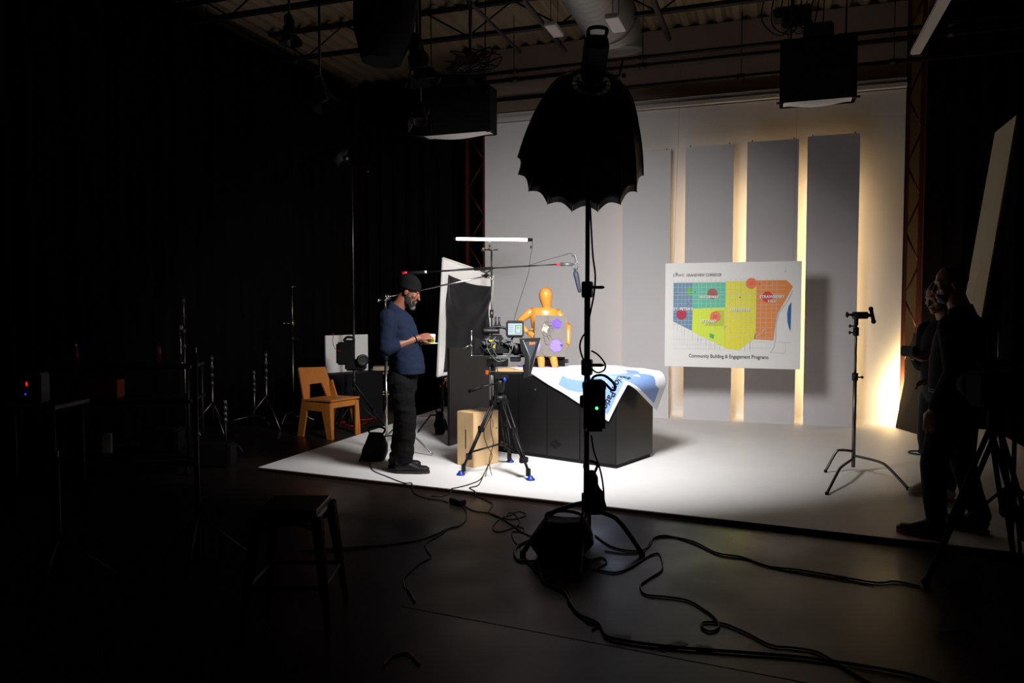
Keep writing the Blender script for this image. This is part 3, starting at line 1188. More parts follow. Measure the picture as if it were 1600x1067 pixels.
def sandbag(label, base, w_, h_, dpt, rz=0.0, name='sandbag', taper=0.75, lean=0.0, slump=0.02):
    """soft fabric bag: a rounded box narrowing to the top, with uneven creases and a webbing handle"""
    t = thing(name, label, 'sandbag', base, rz)
    b = B()
    N = 24
    rings = []
    for j in range(13):
        f_ = j / 12
        k = 1 - (1 - taper) * f_
        edge = min(1, math.sin(PI * min(1, 0.12 + 0.76 * f_)) ** 0.35)
        ring = []
        for i in range(N):
            a = 2 * PI * i / N
            cx, cy = math.cos(a), math.sin(a)
            e = 0.45
            x = abs(cx) ** e * (1 if cx > 0 else -1) * w_ / 2 * k * edge
            y = abs(cy) ** e * (1 if cy > 0 else -1) * dpt / 2 * k * edge
            q = V((x + lean * f_, y, h_ * f_))
            nz = noise.noise(V((x * 9 + 3, y * 9, f_ * 4 + w_ * 7)))
            q += V((x, y, 0)).normalized() * nz * slump
            q.z += (0.6 * slump * noise.noise(V((x * 14, y * 14, 5)))) if j > 1 else 0
            ring.append(b.bm.verts.new(q))
        rings.append(ring)
    b.skin(rings)
    b.build('bag', 'blackfab', t)
    b = B()
    b.tube(spline([(lean - w_ * 0.3 * taper, 0, h_ * 0.93), (lean - w_ * 0.28, 0, h_ * 1.14), (lean, 0.01, h_ * 1.22), (lean + w_ * 0.28, 0, h_ * 1.14), (lean + w_ * 0.3 * taper, 0, h_ * 0.93)], 4), 0.010, 8)
    b.build('handle', 'blackfab', t)
    return t


sandbag('black sandbag on the stand beside the left end of the desk', g0 + V((0.01, -0.10, 0.003)), 0.15, 0.27, 0.14, 0.3, taper=0.7)


# ================================================================ STANDS
def cstand(name, label, base, h, rz=0.0, m='chrome', leglen=0.42, legh=0.20, head=True, top_r=0.012, group=None, legs=(0, 1, 2), base_r=0.017, legspan=(0, 120, 240)):
    """turtle-base stand with bent legs"""
    t = thing(name, label, 'stand', base, rz, group)
    b = B()
    b.cyl((0, 0, 0.05), (0, 0, h * 0.62), base_r, seg=14)
    b.cyl((0, 0, h * 0.60), (0, 0, h), top_r, seg=12)
    b.build('pole', m, t)
    b = B()
    b.cyl((0, 0, h * 0.60), (0, 0, h * 0.60 + 0.07), base_r * 1.6, seg=12)
    b.cyl((0.0, 0, h * 0.60 + 0.03), (0.06, 0, h * 0.60 + 0.03), 0.007, seg=8)
    b.ball((0.065, 0, h * 0.60 + 0.03), (0.012, 0.02, 0.014))
    b.build('collar', 'black', t)
    for k, a in enumerate(legspan):
        a = math.radians(a)
        d = V((math.cos(a), math.sin(a), 0))
        z0 = 0.08 + 0.03 * k
        b = B()
        b.tube(spline([V((0, 0, z0)) + d * 0.015, V((0, 0, z0)) + d * leglen * 0.55, V((0, 0, z0 - 0.03)) + d * leglen * 0.72, V((0, 0, 0.014)) + d * leglen], 5), 0.0115, 10)
        lg = b.build('leg', m, t)
        b = B(); b.cyl(V((0, 0, 0.0)) + d * (leglen + 0.002), V((0, 0, 0.02)) + d * leglen * 0.995, 0.014, seg=10)
        b.build('foot', 'rubber', lg)
    return t


# centre-right empty C-stand
bp = V((0.697, 7.673, SZ))
cs0 = bp
cs = cstand('grip_stand', 'empty black and chrome grip stand on the bare right side of the stage', bp, 1.44, YAW, 'dullchrome', 0.46, legspan=())
b = B()
b.cyl((0, 0, 1.28), (0, 0, 1.36), 0.026); b.cyl((0, 0, 1.38), (0, 0, 1.46), 0.020)
for z, s in ((1.31, -1), (1.37, -1)):
    b.cyl((0, 0, z), (s * 0.05, 0, z), 0.007); b.ball((s * 0.058, 0, z), (0.010, 0.016, 0.018))
b.build('locking_knobs', 'black', cs)
for q, zz in (((1292, 773), 0.13), ((1290, 738), 0.20), ((1419, 766), 0.16)):
    e = G(*q, SZ); d = e - bp
    b = B(); b.tube(spline([bp + V((0, 0, zz)), bp + d * 0.48 + V((0, 0, zz + 0.01)), bp + d * 0.66 + V((0, 0, zz - 0.02)), e + V((0, 0, 0.014))], 5), 0.0125, 10); lg = b.build('leg', 'dullchrome', cs, True)
    b = B(); b.cyl(e, e + V((0, 0, 0.025)), 0.015, seg=10); b.build('foot', 'rubber', lg, True)
b = B()
b.cyl((-0.03, 0, 1.47), (0.10, 0, 1.47), 0.033, seg=18)
b.cyl((-0.07, 0, 1.475), (-0.03, 0, 1.475), 0.012)
b.ball((-0.085, 0, 1.475), (0.014, 0.02, 0.028))
b.cyl((0.10, 0, 1.47), (0.145, 0, 1.47), 0.016)
b.cyl((0.135, 0, 1.525), (0.160, 0, 1.415), 0.017, seg=12)
b.ball((0.134, 0, 1.53), 0.022); b.ball((0.161, 0, 1.412), 0.022)
b.build('grip_head', 'black', cs)

# C-stand behind the man holding the boom pole
ca = thing('grip_stand', 'chrome grip stand behind the man in the beanie, holding the boom pole', 'stand', G(604, 706, SZ))
g1 = G(604, 706, SZ)
hd = V((g1.x, g1.y, 1.684))
b = B(); b.cyl(g1 + V((0, 0, 0.05)), g1 + V((0, 0, 1.0)), 0.017); b.cyl(g1 + V((0, 0, 1.0)), hd, 0.012); b.build('pole', 'chrome', ca, True)
b = B(); b.cyl(g1 + V((0, 0, 0.98)), g1 + V((0, 0, 1.05)), 0.026); b.build('collar', 'black', ca, True)
b = B(); b.cyl(hd + V((0, -0.05, 0)), hd + V((0, 0.06, 0)), 0.035); b.ball(hd + V((-0.07, -0.03, -0.03)), 0.02); b.cyl(hd, hd + V((-0.08, -0.03, -0.04)), 0.008); b.build('grip_head', 'chrome', ca, True)
for q in ((562, 722), (676, 712), (640, 676)):
    e = G(*q, SZ)
    d = e - g1
    b = B(); b.tube(spline([g1 + V((0, 0, 0.17)), g1 + d * 0.55 + V((0, 0, 0.19)), g1 + d * 0.68 + V((0, 0, 0.16)), e + V((0, 0, 0.012))], 5), 0.012); b.build('leg', 'chrome' if q[0] > 600 else 'black', ca, True)
BA, BBm = D(628, 427, 7.75), D(873, 413, 7.75)
BMID = BA.lerp(BBm, 0.535)
aend = BMID + V((0, 0.04, -0.075))
b = B(); b.cyl(hd, aend, 0.009); b.build('extension_arm', 'chrome', ca, True)
b = B(); b.cyl(aend + V((0, -0.04, 0)), aend + V((0, 0.05, 0)), 0.024); b.cyl(aend, aend + V((0.05, 0, -0.03)), 0.007); b.cyl(aend, aend + V((-0.06, 0, 0.01)), 0.007); b.ball(aend + V((0.055, 0, -0.035)), 0.015); b.build('arm_clamp', 'chrome', ca, True)
b = B()
b.cyl(aend, BMID + V((0, 0.02, -0.045)), 0.006)
b.tube([BMID + V((-0.06, 0, 0.03)), BMID + V((-0.055, 0, -0.02)), BMID + V((0, 0.01, -0.045)), BMID + V((0.055, 0, -0.02)), BMID + V((0.06, 0, 0.035))], 0.006)
b.build('boom_cradle', 'black', ca, True)

bm_ = thing('boom_pole', 'long black boom pole with a shotgun microphone hanging over the mannequin', 'microphone boom', BMID)
d = (BBm - BA)
b = B(); b.cyl(BA.lerp(BBm, 0.15), BA.lerp(BBm, 0.47), 0.009); b.cyl(BA.lerp(BBm, 0.42), BA.lerp(BBm, 0.80), 0.0075); b.cyl(BA.lerp(BBm, 0.78), BBm, 0.006); b.build('pole', 'black', bm_, True)
b = B(); b.cyl(BA.lerp(BBm, 0.03), BA.lerp(BBm, 0.145), 0.016, seg=14); b.cyl(BA.lerp(BBm, 0.46), BA.lerp(BBm, 0.58), 0.016, seg=14); b.build('foam_grip', 'blackfab', bm_, True)
b = B(); b.cyl(BA, BA.lerp(BBm, 0.035), 0.018, seg=14); b.build('end_cap', 'redpl', bm_, True)
b = B(); b.cyl(BA.lerp(BBm, 0.143), BA.lerp(BBm, 0.158), 0.014, seg=14); b.build('collar', 'white', bm_, True)
b = B(); b.cyl(BBm - d * 0.018, BBm + d * 0.012, 0.012, seg=14); b.build('tip_band', 'redpl', bm_, True)
tip = D(893, 413, 7.72)
b = B(); b.cyl(BBm + d * 0.012, tip, 0.018, seg=14); b.cyl(tip, D(903, 412, 7.7), 0.010); b.tube([D(893, 400, 7.7), D(899, 398, 7.7), D(902, 412, 7.7), D(898, 420, 7.7), D(893, 414, 7.7)], 0.006); b.tube([D(896, 400, 7.7), D(905, 413, 7.7), D(897, 430, 7.7), D(896, 418, 7.7)], 0.005); b.build('shock_mount', 'greymetal', bm_, True)
b = B()
m0, m1 = D(899, 424, 7.7), D(906, 457, 7.7)
b.lathe(m0, m1 - m0, [(-0.03, 0.008), (0, 0.012), (0.008, 0.024), (0.03, 0.028), ((m1 - m0).length * 0.9, 0.020), ((m1 - m0).length, 0.014)], 16)
b.build('foam_windscreen', 'prompter', bm_, True)
b = B()
b.tube(spline([D(700, 424, 7.75), D(720, 420, 7.75), D(760, 418, 7.72), D(818, 416, 7.72), D(850, 407, 7.7), D(880, 399, 7.7), D(892, 396, 7.7), D(899, 404, 7.7), D(897, 412, 7.7)], 6), 0.0028, 6)
b.build('microphone_cable', 'cable', bm_, True)

# tube light on stand
tl = thing('tube_light', 'long glowing white tube lamp on a stand above the framed board', 'tube light', D(768, 620, 9.3))
zf = 9.3
b = B(); b.cyl(D(713, 373.2, zf), D(824, 374.6, zf), 0.0185, seg=16); b.build('glowing_tube', 'tube_on', tl, True)
b = B(); b.cyl(D(708, 373.1, zf), D(713, 373.2, zf), 0.02); b.cyl(D(824, 374.6, zf), D(832, 374.7, zf), 0.02); b.build('end_caps', 'black', tl, True)
b = B(); b.cyl(D(765, 376, zf), D(765, 387, zf), 0.012); b.cyl(D(756, 390, zf), D(778, 390, zf), 0.012); b.ball(D(755, 390, zf), 0.024); b.ball(D(766, 389, zf), 0.026); b.build('bracket', 'dullchrome', tl, True)
pb_ = D(768, 390, zf)
b = B(); b.cyl(pb_, (pb_.x, pb_.y, 0.9), 0.011); b.cyl((pb_.x, pb_.y, 1.1), (pb_.x, pb_.y, SZ + 0.02), 0.016); b.cyl((pb_.x, pb_.y, 1.45), (pb_.x, pb_.y, 1.55), 0.024); b.build('stand_pole', 'dullchrome', tl, True)
for a in (0.3, 2.4, 4.5):
    b = B(); b.tube([(pb_.x, pb_.y, 0.4), (pb_.x + 0.3 * math.cos(a), pb_.y + 0.3 * math.sin(a), SZ + 0.01)], 0.01); b.build('leg', 'dullchrome', tl, True)
b = B(); b.tube(spline([D(831, 376, zf), D(832, 384, zf), D(829, 400, zf), D(826, 425, zf), D(820, 445, zf), D(812, 470, zf), D(804, 498, zf), D(800, 540, zf)], 6), 0.003, 6); b.ball(D(829.5, 386, zf), (0.01, 0.01, 0.02)); b.build('power_cable', 'cable', tl, True)

# ================================================================ OCTAGONAL SOFTBOX ON STAND
ob = thing('softbox', 'big black ribbed parabolic softbox aimed down at the desk', 'softbox', OCTA_APEX)
ax = OCTA_AX
sx = ax.cross(V((0, 0, 1))).normalized()
sy = sx.cross(ax).normalized()
NR, SUB, NT = 16, 6, 18


def octp(ang, tt, sag, scale=1.0):
    r = 0.085 + (OCTA_R - 0.085) * tt ** 0.72
    dd = OCTA_D * tt ** 2
    r = r * (1 - 0.055 * sag * tt) * scale
    dd = dd - 0.040 * sag * tt ** 2
    return OCTA_APEX + ax * dd + sx * (r * math.cos(ang)) + sy * (r * math.sin(ang))


def octshell(name, m, scale, par, tmax=1.0):
    b = B()
    rings = []
    for j in range(NT + 1):
        ring = []
        for i in range(NR * SUB):
            ph = (i % SUB) / SUB
            sag = math.sin(ph * PI)
            ring.append(b.bm.verts.new(octp(2 * PI * (i / SUB + 0.5) / NR, j / NT * tmax, sag, scale)))
        rings.append(ring)
    n = NR * SUB
    for r0, r1 in zip(rings, rings[1:]):
        for k in range(n):
            f = b.bm.faces.new((r0[k], r0[(k + 1) % n], r1[(k + 1) % n], r1[k]))
            f.smooth = (k % SUB) not in ()
    for v_ in [e for e in b.bm.edges if False]:
        pass
    return b.build(name, m, par, True)


o = octshell('fabric_shell', 'blackgloss', 1.0, ob)
md = o.modifiers.new('thick', 'SOLIDIFY'); md.thickness = 0.003
octshell('reflective_lining', 'silver', 0.985, ob, 0.93)
for k in range(NR):
    b = B()
    a = 2 * PI * (k + 0.5) / NR
    b.tube([octp(a, j / NT, 0, 1.006) for j in range(NT + 1)], 0.0035, 6)
    b.build('rib', 'ribgloss', ob, True)
b = B()
b.lathe(OCTA_APEX - ax * 0.05, ax, [(0, 0.06), (0.01, 0.085), (0.05, 0.088), (0.075, 0.092), (0.09, 0.085)], 28)
b.build('speed_ring', 'chrome', ob, True)
b = B()
# strobe head behind the ring
mt = Matrix((sx, sy, -ax)).transposed()
b.lathe(OCTA_APEX - ax * 0.05, -ax, [(0, 0.06), (0.0, 0.078), (0.04, 0.082), (0.05, 0.07)], 24)
b.box(OCTA_APEX - ax * 0.20, (0.150, 0.135, 0.26), mtx=mt, bev=0.02)
b.build('strobe_head', 'black', ob, True)
b = B()
hb = OCTA_APEX - ax * 0.33 + sy * 0.03
b.tube(spline([hb - sx * 0.055, hb - sx * 0.055 - ax * 0.05, hb - ax * 0.065, hb + sx * 0.055 - ax * 0.05, hb + sx * 0.055], 6), 0.012, 8)
b.build('handle', 'black', ob, True)
b = B(); hk = OCTA_APEX + sx * 0.08 - ax * 0.06
b.tube([hk, hk + sx * 0.10, hk + sx * 0.12 + V((0, 0, 0.10))], 0.008, 8); b.ball(hk + sx * 0.13, 0.016)
b.build('tilt_lever', 'black', ob, True)

sg = G(916, 838)
tb = thing('light_stand', 'heavy black stand carrying the big parabolic softbox in the foreground', 'stand', sg)
top = V((sg.x, sg.y, 3.02))
b = B(); b.cyl(sg + V((0, 0, 0.05)), (sg.x, sg.y, 1.75), 0.0205, seg=16); b.cyl((sg.x, sg.y, 1.70), top, 0.0155, seg=14)
b.build('pole', 'black', tb, True)
for z in (1.66, 1.13):
    b = B(); b.box((sg.x, sg.y, z + 0.04), (0.07, 0.06, 0.11), bev=0.006); b.cyl((sg.x, sg.y, z + 0.055), (sg.x + 0.09, sg.y + 0.03, z + 0.055), 0.011); b.ball((sg.x + 0.085, sg.y + 0.028, z + 0.055), (0.03, 0.014, 0.012)); b.build('collar', 'black', tb, True)
b = B(); b.tube([top, V((sg.x, sg.y, 3.06)), OCTA_APEX - ax * 0.12], 0.022, 10); b.build('tilt_bracket', 'black', tb, True)
for q, zz in (((817, 868), 0.24), ((1003, 868), 0.20), ((905, 905), 0.17)):
    e = G(*q)
    d = e - sg
    b = B(); b.tube(spline([sg + V((0, 0, zz)), sg + d * 0.35 + V((0, 0, zz)), sg + d * 0.62 + V((0, 0, zz * 0.86)), e + V((0, 0, 0.016))], 6), 0.016, 10); lg = b.build('leg', 'black', tb, True)
    b = B(); b.cyl(e + V((0, 0, 0.0)), e + V((0, 0, 0.03)), 0.02, seg=10); b.build('foot', 'rubber', lg, True)
b = B(); b.cyl(sg + V((0, 0, 0.03)), sg + V((0, 0, 0.30)), 0.034, seg=14); b.build('base_hub', 'black', tb, True)
sandbag('black sandbag slumped over the left leg of the softbox stand', G(876, 870), 0.38, 0.24, 0.22, YAW - 0.1, taper=0.92, lean=0.02, slump=0.03)
sandbag('tall black sandbag hanging at the right of the softbox stand foot', sg + V((0.045, 0.10, 0.14)), 0.17, 0.30, 0.13, YAW + 0.2, taper=0.45, lean=-0.04, slump=0.03)

pk = thing('power_pack', 'black power pack with a green light strapped to the softbox stand', 'power pack', D(930, 675, 5.0))
p0 = D(928, 633, 5.08)
mtc = Matrix.Rotation(YAW, 3, 'Z')
b = B(); b.box(p0, (0.145, 0.12, 0.345), mtx=mtc, bev=0.02); b.box(p0 + V((0, 0, 0.13)), (0.150, 0.125, 0.05), mtx=mtc, bev=0.008); b.build('housing', 'black', pk, True)
b = B(); f0 = p0 + mtc @ V((0.012, -0.0615, -0.012)); b.lathe(f0, mtc @ V((0, -1, 0)), [(0, 0.010), (0.003, 0.010), (0.003, 0.005), (0.0031, 0.0048)], 14); b.build('power_light', 'led_green', pk, True)
b = B(); b.tube(spline([p0 + mtc @ V(q) for q in ((-0.02, -0.03, 0.17), (0.0, -0.04, 0.20), (0.06, -0.05, 0.205), (0.12, -0.05, 0.16), (0.135, -0.05, 0.115), (0.11, -0.05, 0.11), (0.06, -0.05, 0.16), (0.03, -0.04, 0.17))], 6), 0.009, 8); b.build('strap', 'blackfab', pk, True)
b = B(); b.box(p0 + mtc @ V((-0.05, 0.05, 0.02)), (0.08, 0.06, 0.08), mtx=mtc, bev=0.006); b.build('stand_clamp', 'black', pk, True)

# ================================================================ CAMERA RIG ON TRIPOD
TG = V((-2.43, 6.60, SZ))
RZ = YAW


def rl(px, py, y=0.0):
    """rig-local point: photo-plane offset from the tripod centre at ~7.07 m"""
    return V(((px - 776) / 167.0, y, (738 - py) / 167.0))


tp = thing('camera_tripod', 'black video tripod with blue feet carrying the cinema camera', 'tripod', TG, RZ)
crown = rl(775, 622)
feet = [G(720, 742, SZ), G(829, 750, SZ), G(797, 722, SZ)]
inv = root_matrix(tp).inverted()
for i, f_ in enumerate(feet):
    fl_ = inv @ f_
    fl_.z = 0.0
    d = fl_ - V((crown.x, crown.y, 0)); d.normalize()
    sd = V((-d.y, d.x, 0))
    tp0 = crown + d * 0.05
    b = B()
    for s in (-1, 1):
        b.cyl(tp0 + sd * 0.030 * s, fl_.lerp(tp0, 0.22) + sd * 0.020 * s + V((0, 0, 0.0)), 0.0095, seg=10)
    b.cyl(tp0 + (fl_ - tp0) * 0.38, fl_.lerp(tp0, 0.06) + V((0, 0, 0.02)), 0.013, seg=10)
    for f1 in (0.05, 0.40, 0.76):
        c = tp0.lerp(fl_, f1)
        b.box(c, (0.04, 0.085, 0.05), mtx=Matrix((d, sd, V((0, 0, 1)))).transposed(), bev=0.006)
    b.box(fl_.lerp(tp0, 0.08) + V((0, 0, 0.01)), (0.035, 0.04, 0.07), mtx=Matrix((d, sd, V((0, 0, 1)))).transposed(), bev=0.006)
    lg = b.build('leg', 'black', tp)
    b = B()
    b.lathe(fl_, (0, 0, 1), [(0.0, 0.040), (0.010, 0.040), (0.018, 0.028), (0.035, 0.020), (0.04, 0.012)], 16)
    b.build('rubber_foot', 'blue', lg)
b = B()
c = V((0.015, 0, 0.27))
for f_ in feet:
    fl_ = inv @ f_; fl_.z = 0.0
    b.tube([c, fl_.lerp(crown, 0.30)], 0.009, 8)
b.ball(c, 0.024)
b.build('spreader', 'black', tp)
b = B(); b.lathe(crown - V((0, 0, 0.03)), (0, 0, 1), [(0, 0.05), (0.02, 0.068), (0.05, 0.065), (0.06, 0.05)], 20); b.build('bowl', 'black', tp)
b = B(); b.lathe(rl(775, 616), (0, 0, 1), [(0, 0.03), (0.03, 0.045), (0.06, 0.05), (0.10, 0.048), (0.13, 0.05), (0.14, 0.04)], 20); b.box(rl(778, 588), (0.14, 0.12, 0.05), bev=0.01); b.build('fluid_head', 'black', tp)
b = B(); b.ball(rl(783, 592, -0.05), (0.018, 0.03, 0.026)); b.build('level_dial', 'blue', tp)
b = B(); b.tube([rl(770, 598, -0.03), rl(752, 602, -0.08), rl(745, 603, -0.08)], 0.008, 8); ph_ = b.build('pan_handle', 'black', tp)
b = B(); b.cyl(rl(747, 603, -0.08), rl(727, 610, -0.09), 0.015, 0.017, seg=12); b.build('grip', 'rubber', ph_)

cr = thing('cinema_camera', 'black cinema camera rig with lit monitor and prompter hood on the tripod', 'camera', TG + V((0, 0, rl(0, 588).z + 0.03)), RZ)
off = cr.location.z - TG.z


def cl_(px, py, y=0.0):
    v = rl(px, py, y)
    return V((v.x, v.y, v.z - off))


b = B()
b.box(cl_(766, 540), (0.20, 0.15, 0.155), bev=0.012)
b.box(cl_(766, 526), (0.16, 0.11, 0.04), bev=0.008)
b.box(cl_(787, 541), (0.07, 0.12, 0.12), bev=0.01)
b.build('camera_body', 'black', cr)
b = B(); b.box(cl_(741, 541), (0.075, 0.12, 0.155), bev=0.01); b.box(cl_(748, 541), (0.03, 0.10, 0.12), bev=0.006); b.build('battery', 'rubber', cr)
b = B()
for y in (-0.05, 0.05):
    b.cyl(cl_(732, 555, y), cl_(818, 556, y), 0.0085, seg=10)
b.build('support_rods', 'greymetal', cr)
b = B(); b.box(cl_(772, 566), (0.20, 0.11, 0.07), bev=0.006); b.box(cl_(800, 560), (0.10, 0.10, 0.05), bev=0.006); b.box(cl_(790, 583), (0.36, 0.10, 0.025), bev=0.005); b.box(cl_(765, 575), (0.05, 0.09, 0.05)); b.box(cl_(815, 574), (0.04, 0.09, 0.05)); b.build('base_plate', 'black', cr)
b = B()
b.lathe(cl_(792, 545), (1, 0, 0), [(0, 0.045), (0.03, 0.048), (0.035, 0.055), (0.07, 0.055), (0.075, 0.05), (0.12, 0.052), (0.125, 0.057), (0.15, 0.057)], 20)
b.build('lens', 'black', cr)
b = B(); b.tube(spline([cl_(756, 522), cl_(757, 514), cl_(765, 511), cl_(778, 511), cl_(786, 514), cl_(787, 522)], 5), 0.012, 10); b.box(cl_(762, 516, -0.02), (0.10, 0.06, 0.05), bev=0.008); b.build('top_handle', 'black', cr)
b = B(); b.lathe(cl_(752, 517, -0.05), (1, 0, 0), [(-0.02, 0.026), (0.0, 0.03), (0.04, 0.028), (0.10, 0.024), (0.14, 0.024)], 16); b.build('viewfinder', 'black', cr)
b = B()
for px in (769, 774.5):
    b.cyl(cl_(px, 512, 0.03), cl_(px, 495, 0.03), 0.009, seg=8)
b.box(cl_(771.5, 510, 0.03), (0.07, 0.03, 0.04), bev=0.004)
b.build('wireless_antenna', 'black', cr)
# monitor
mo = B(); mo.box(cl_(799, 513.5, -0.08), (0.165, 0.03, 0.158), rot=(0, 0, 0.12), bev=0.012); mo.cyl(cl_(797, 525, -0.06), cl_(790, 535, -0.02), 0.008)
mon = mo.build('monitor', 'black', cr)
b = B()
R3 = Euler((0, 0, 0.12)).to_matrix()


def mp_(u, v, k=0):
    return cl_(799, 513.5, -0.08) + R3 @ V((u * 0.065, -0.0155 - 0.0006 * k, v * 0.052))


def mq_(u0, v0, u1, v1, k, m):
    b.face([mp_(u0, v0, k), mp_(u1, v0, k), mp_(u1, v1, k), mp_(u0, v1, k)], m)


mq_(-1, -1, 1, 1, 0, 'screen')
mq_(0.0, -0.75, 0.85, 0.7, 1, 'screen_grey')
mq_(0.1, -0.65, 0.78, 0.6, 2, 'screen')
mq_(0.2, 0.0, 0.6, 0.5, 3, 'screen_green')
for k in range(4):
    mq_(-0.9, 0.6 - 0.35 * k, -0.3, 0.66 - 0.35 * k, 1, 'screen_grey')
b.build('lit_screen', None, mon)
# prompter / matte hood
b = B()
hw = 0.11
prf = [(806, 529), (839, 528), (829, 560), (822, 588), (812, 588), (815, 560), (808, 545)]
A_ = [b.bm.verts.new(cl_(x, y, -hw)) for x, y in prf]
C_ = [b.bm.verts.new(cl_(x, y, hw)) for x, y in prf]
n = len(prf)
b.bm.faces.new(A_); b.bm.faces.new(list(reversed(C_)))
for k in range(n):
    b.bm.faces.new((A_[k], A_[(k + 1) % n], C_[(k + 1) % n], C_[k]))
hood = b.build('prompter_hood', 'black', cr)
b = B()
ins = [(814, 533), (833, 532), (824, 558), (821.5, 566)]
b.face([cl_(x, y, -hw - 0.002) for x, y in ins], 'prompter')
b.build('side_flap', None, hood)
b = B()
rw = [(811, 530), (822, 556), (820, 586)]
b.tube([cl_(x, y, -hw - 0.003) for x, y in rw], 0.006, 6)
b.tube([cl_(x, y, -hw - 0.003) for x, y in ((839, 528), (829, 560), (822, 586))], 0.005, 6)
b.build('hood_rods', 'greymetal', hood)
b = B()
add_text(b, 'ikan', 0.038, lambda x, y: cl_(821, 534, -hw - 0.004) + V((x, 0, y - 0.02 + 0.12 * x)), 'orange', bold=0.001, sx=0.85)
b.build('maker_logo', None, hood, fix=False)
b = B()
b.box(cl_(763, 531.5, -0.082), (0.045, 0.012, 0.014), bev=0.002)
b.box(cl_(767, 538, -0.082), (0.012, 0.012, 0.06), bev=0.002)
b.build('yellow_label', 'yellow', cr)
b = B()
for k, yy in enumerate((535.5, 539.5, 543.5)):
    b.cyl(cl_(759, yy, -0.083), cl_(764, yy, -0.083), 0.008, seg=10)
b.build('lens_connectors', 'chrome', cr)
b = B()
b.cyl(cl_(732, 517, -0.06), cl_(732, 556, -0.06), 0.005, seg=8)
b.cyl(cl_(733, 537, -0.06), cl_(719, 543, -0.10), 0.004, seg=8)
for yy in (517, 540, 555):
    b.ball(cl_(732, yy, -0.06), 0.009, sub=1)
b.build('focus_rod', 'chrome', cr)
rnd = random.Random(5)
for k in range(7):
    b = B()
    x0, x1 = 750 + rnd.random() * 20, 765 + rnd.random() * 30
    y0, y1 = 520 + rnd.random() * 18, 540 + rnd.random() * 14
    b.tube(spline([cl_(x0, y0, -0.07), cl_(x0 - 6, (y0 + y1) / 2, -0.12), cl_((x0 + x1) / 2, y1 + 6 + rnd.random() * 6, -0.11), cl_(x1 + 4, (y0 + y1) / 2 + 4, -0.10), cl_(x1, y0 + 4, -0.06)], 6), 0.003, 6)
    b.build('signal_cable', 'cable' if k % 3 else 'greymetal', cr)
b = B()
for k in range(16):
    q = cl_(748 + rnd.random() * 50, 528 + rnd.random() * 22, -0.075 - rnd.random() * 0.02)
    b.box(q, (0.02 + rnd.random() * 0.03, 0.02, 0.008 + rnd.random() * 0.018), rot=(0, rnd.random() - 0.5, 0), bev=0.002)
    q2 = q + V((0.02, -0.012, 0.0)); b.cyl(q2, q2 + V((0, -0.01, 0)), 0.006 + 0.004 * rnd.random(), seg=10)
b.build('knobs_and_brackets', 'greymetal', cr)

# small table-edge clamp (orange) left of camera head
b = B(); b.box(D(761, 582, 7.6), (0.025, 0.03, 0.045), bev=0.004)
tag(b.build('spring_clamp', 'orange'), 'small orange clamp on the black board behind the camera tripod head', 'clamp')


# ================================================================ PEOPLE
def hand(b, wrist, dirv, palm_n, L=0.19, curl=0.4, spread=0.1, thumb_side=1, curls=None):
    """palm + five fingers; palm_n: direction the palm faces"""
    d = V(dirv).normalized()
    n = V(palm_n)
    n = (n - d * n.dot(d)).normalized()
    s = d.cross(n).normalized() * thumb_side
    w = V(wrist)
    pl = L * 0.50
    kn = w + d * pl
    # palm
    for k in range(4):
        off_ = (k - 1.5) * L * 0.105
        b.limb([w + s * off_ * 0.45, w.lerp(kn, 0.55) + s * off_ * 0.9, kn + s * off_], [L * 0.085, L * 0.088, L * 0.066], 10)
    lens = (0.40, 0.45, 0.43, 0.34)
    for k in range(4):
        off_ = (1.5 - k) * L * 0.105
        cv = curls[k] if curls else curl
        p = kn + s * off_
        dd = (d + s * (1.5 - k) * 0.07 * (1 + spread)).normalized()
        ang = cv * 0.7
        pts = [p]
        for q, fr in enumerate((0.45, 0.32, 0.23)):
            dd2 = dd * math.cos(ang) + n * math.sin(ang)
            p = p + dd2 * (L * lens[k] * fr)
            pts.append(p)
            ang += cv
        b.limb(pts, [L * 0.052, L * 0.048, L * 0.043, L * 0.036], 8)
    t0 = w + d * L * 0.12 + s * L * 0.12
    t1 = t0 + (d * 0.7 + s * 0.55 + n * 0.4).normalized() * L * 0.22
    t2 = t1 + (d * 0.95 + s * 0.1 + n * 0.45).normalized() * L * 0.17
    t3 = t2 + (d * 0.9 - s * 0.15 + n * 0.45).normalized() * L * 0.12
    b.limb([w + s * L * 0.03, t0, t1, t2, t3], [L * 0.07, L * 0.075, L * 0.062, L * 0.05, L * 0.042], 8)


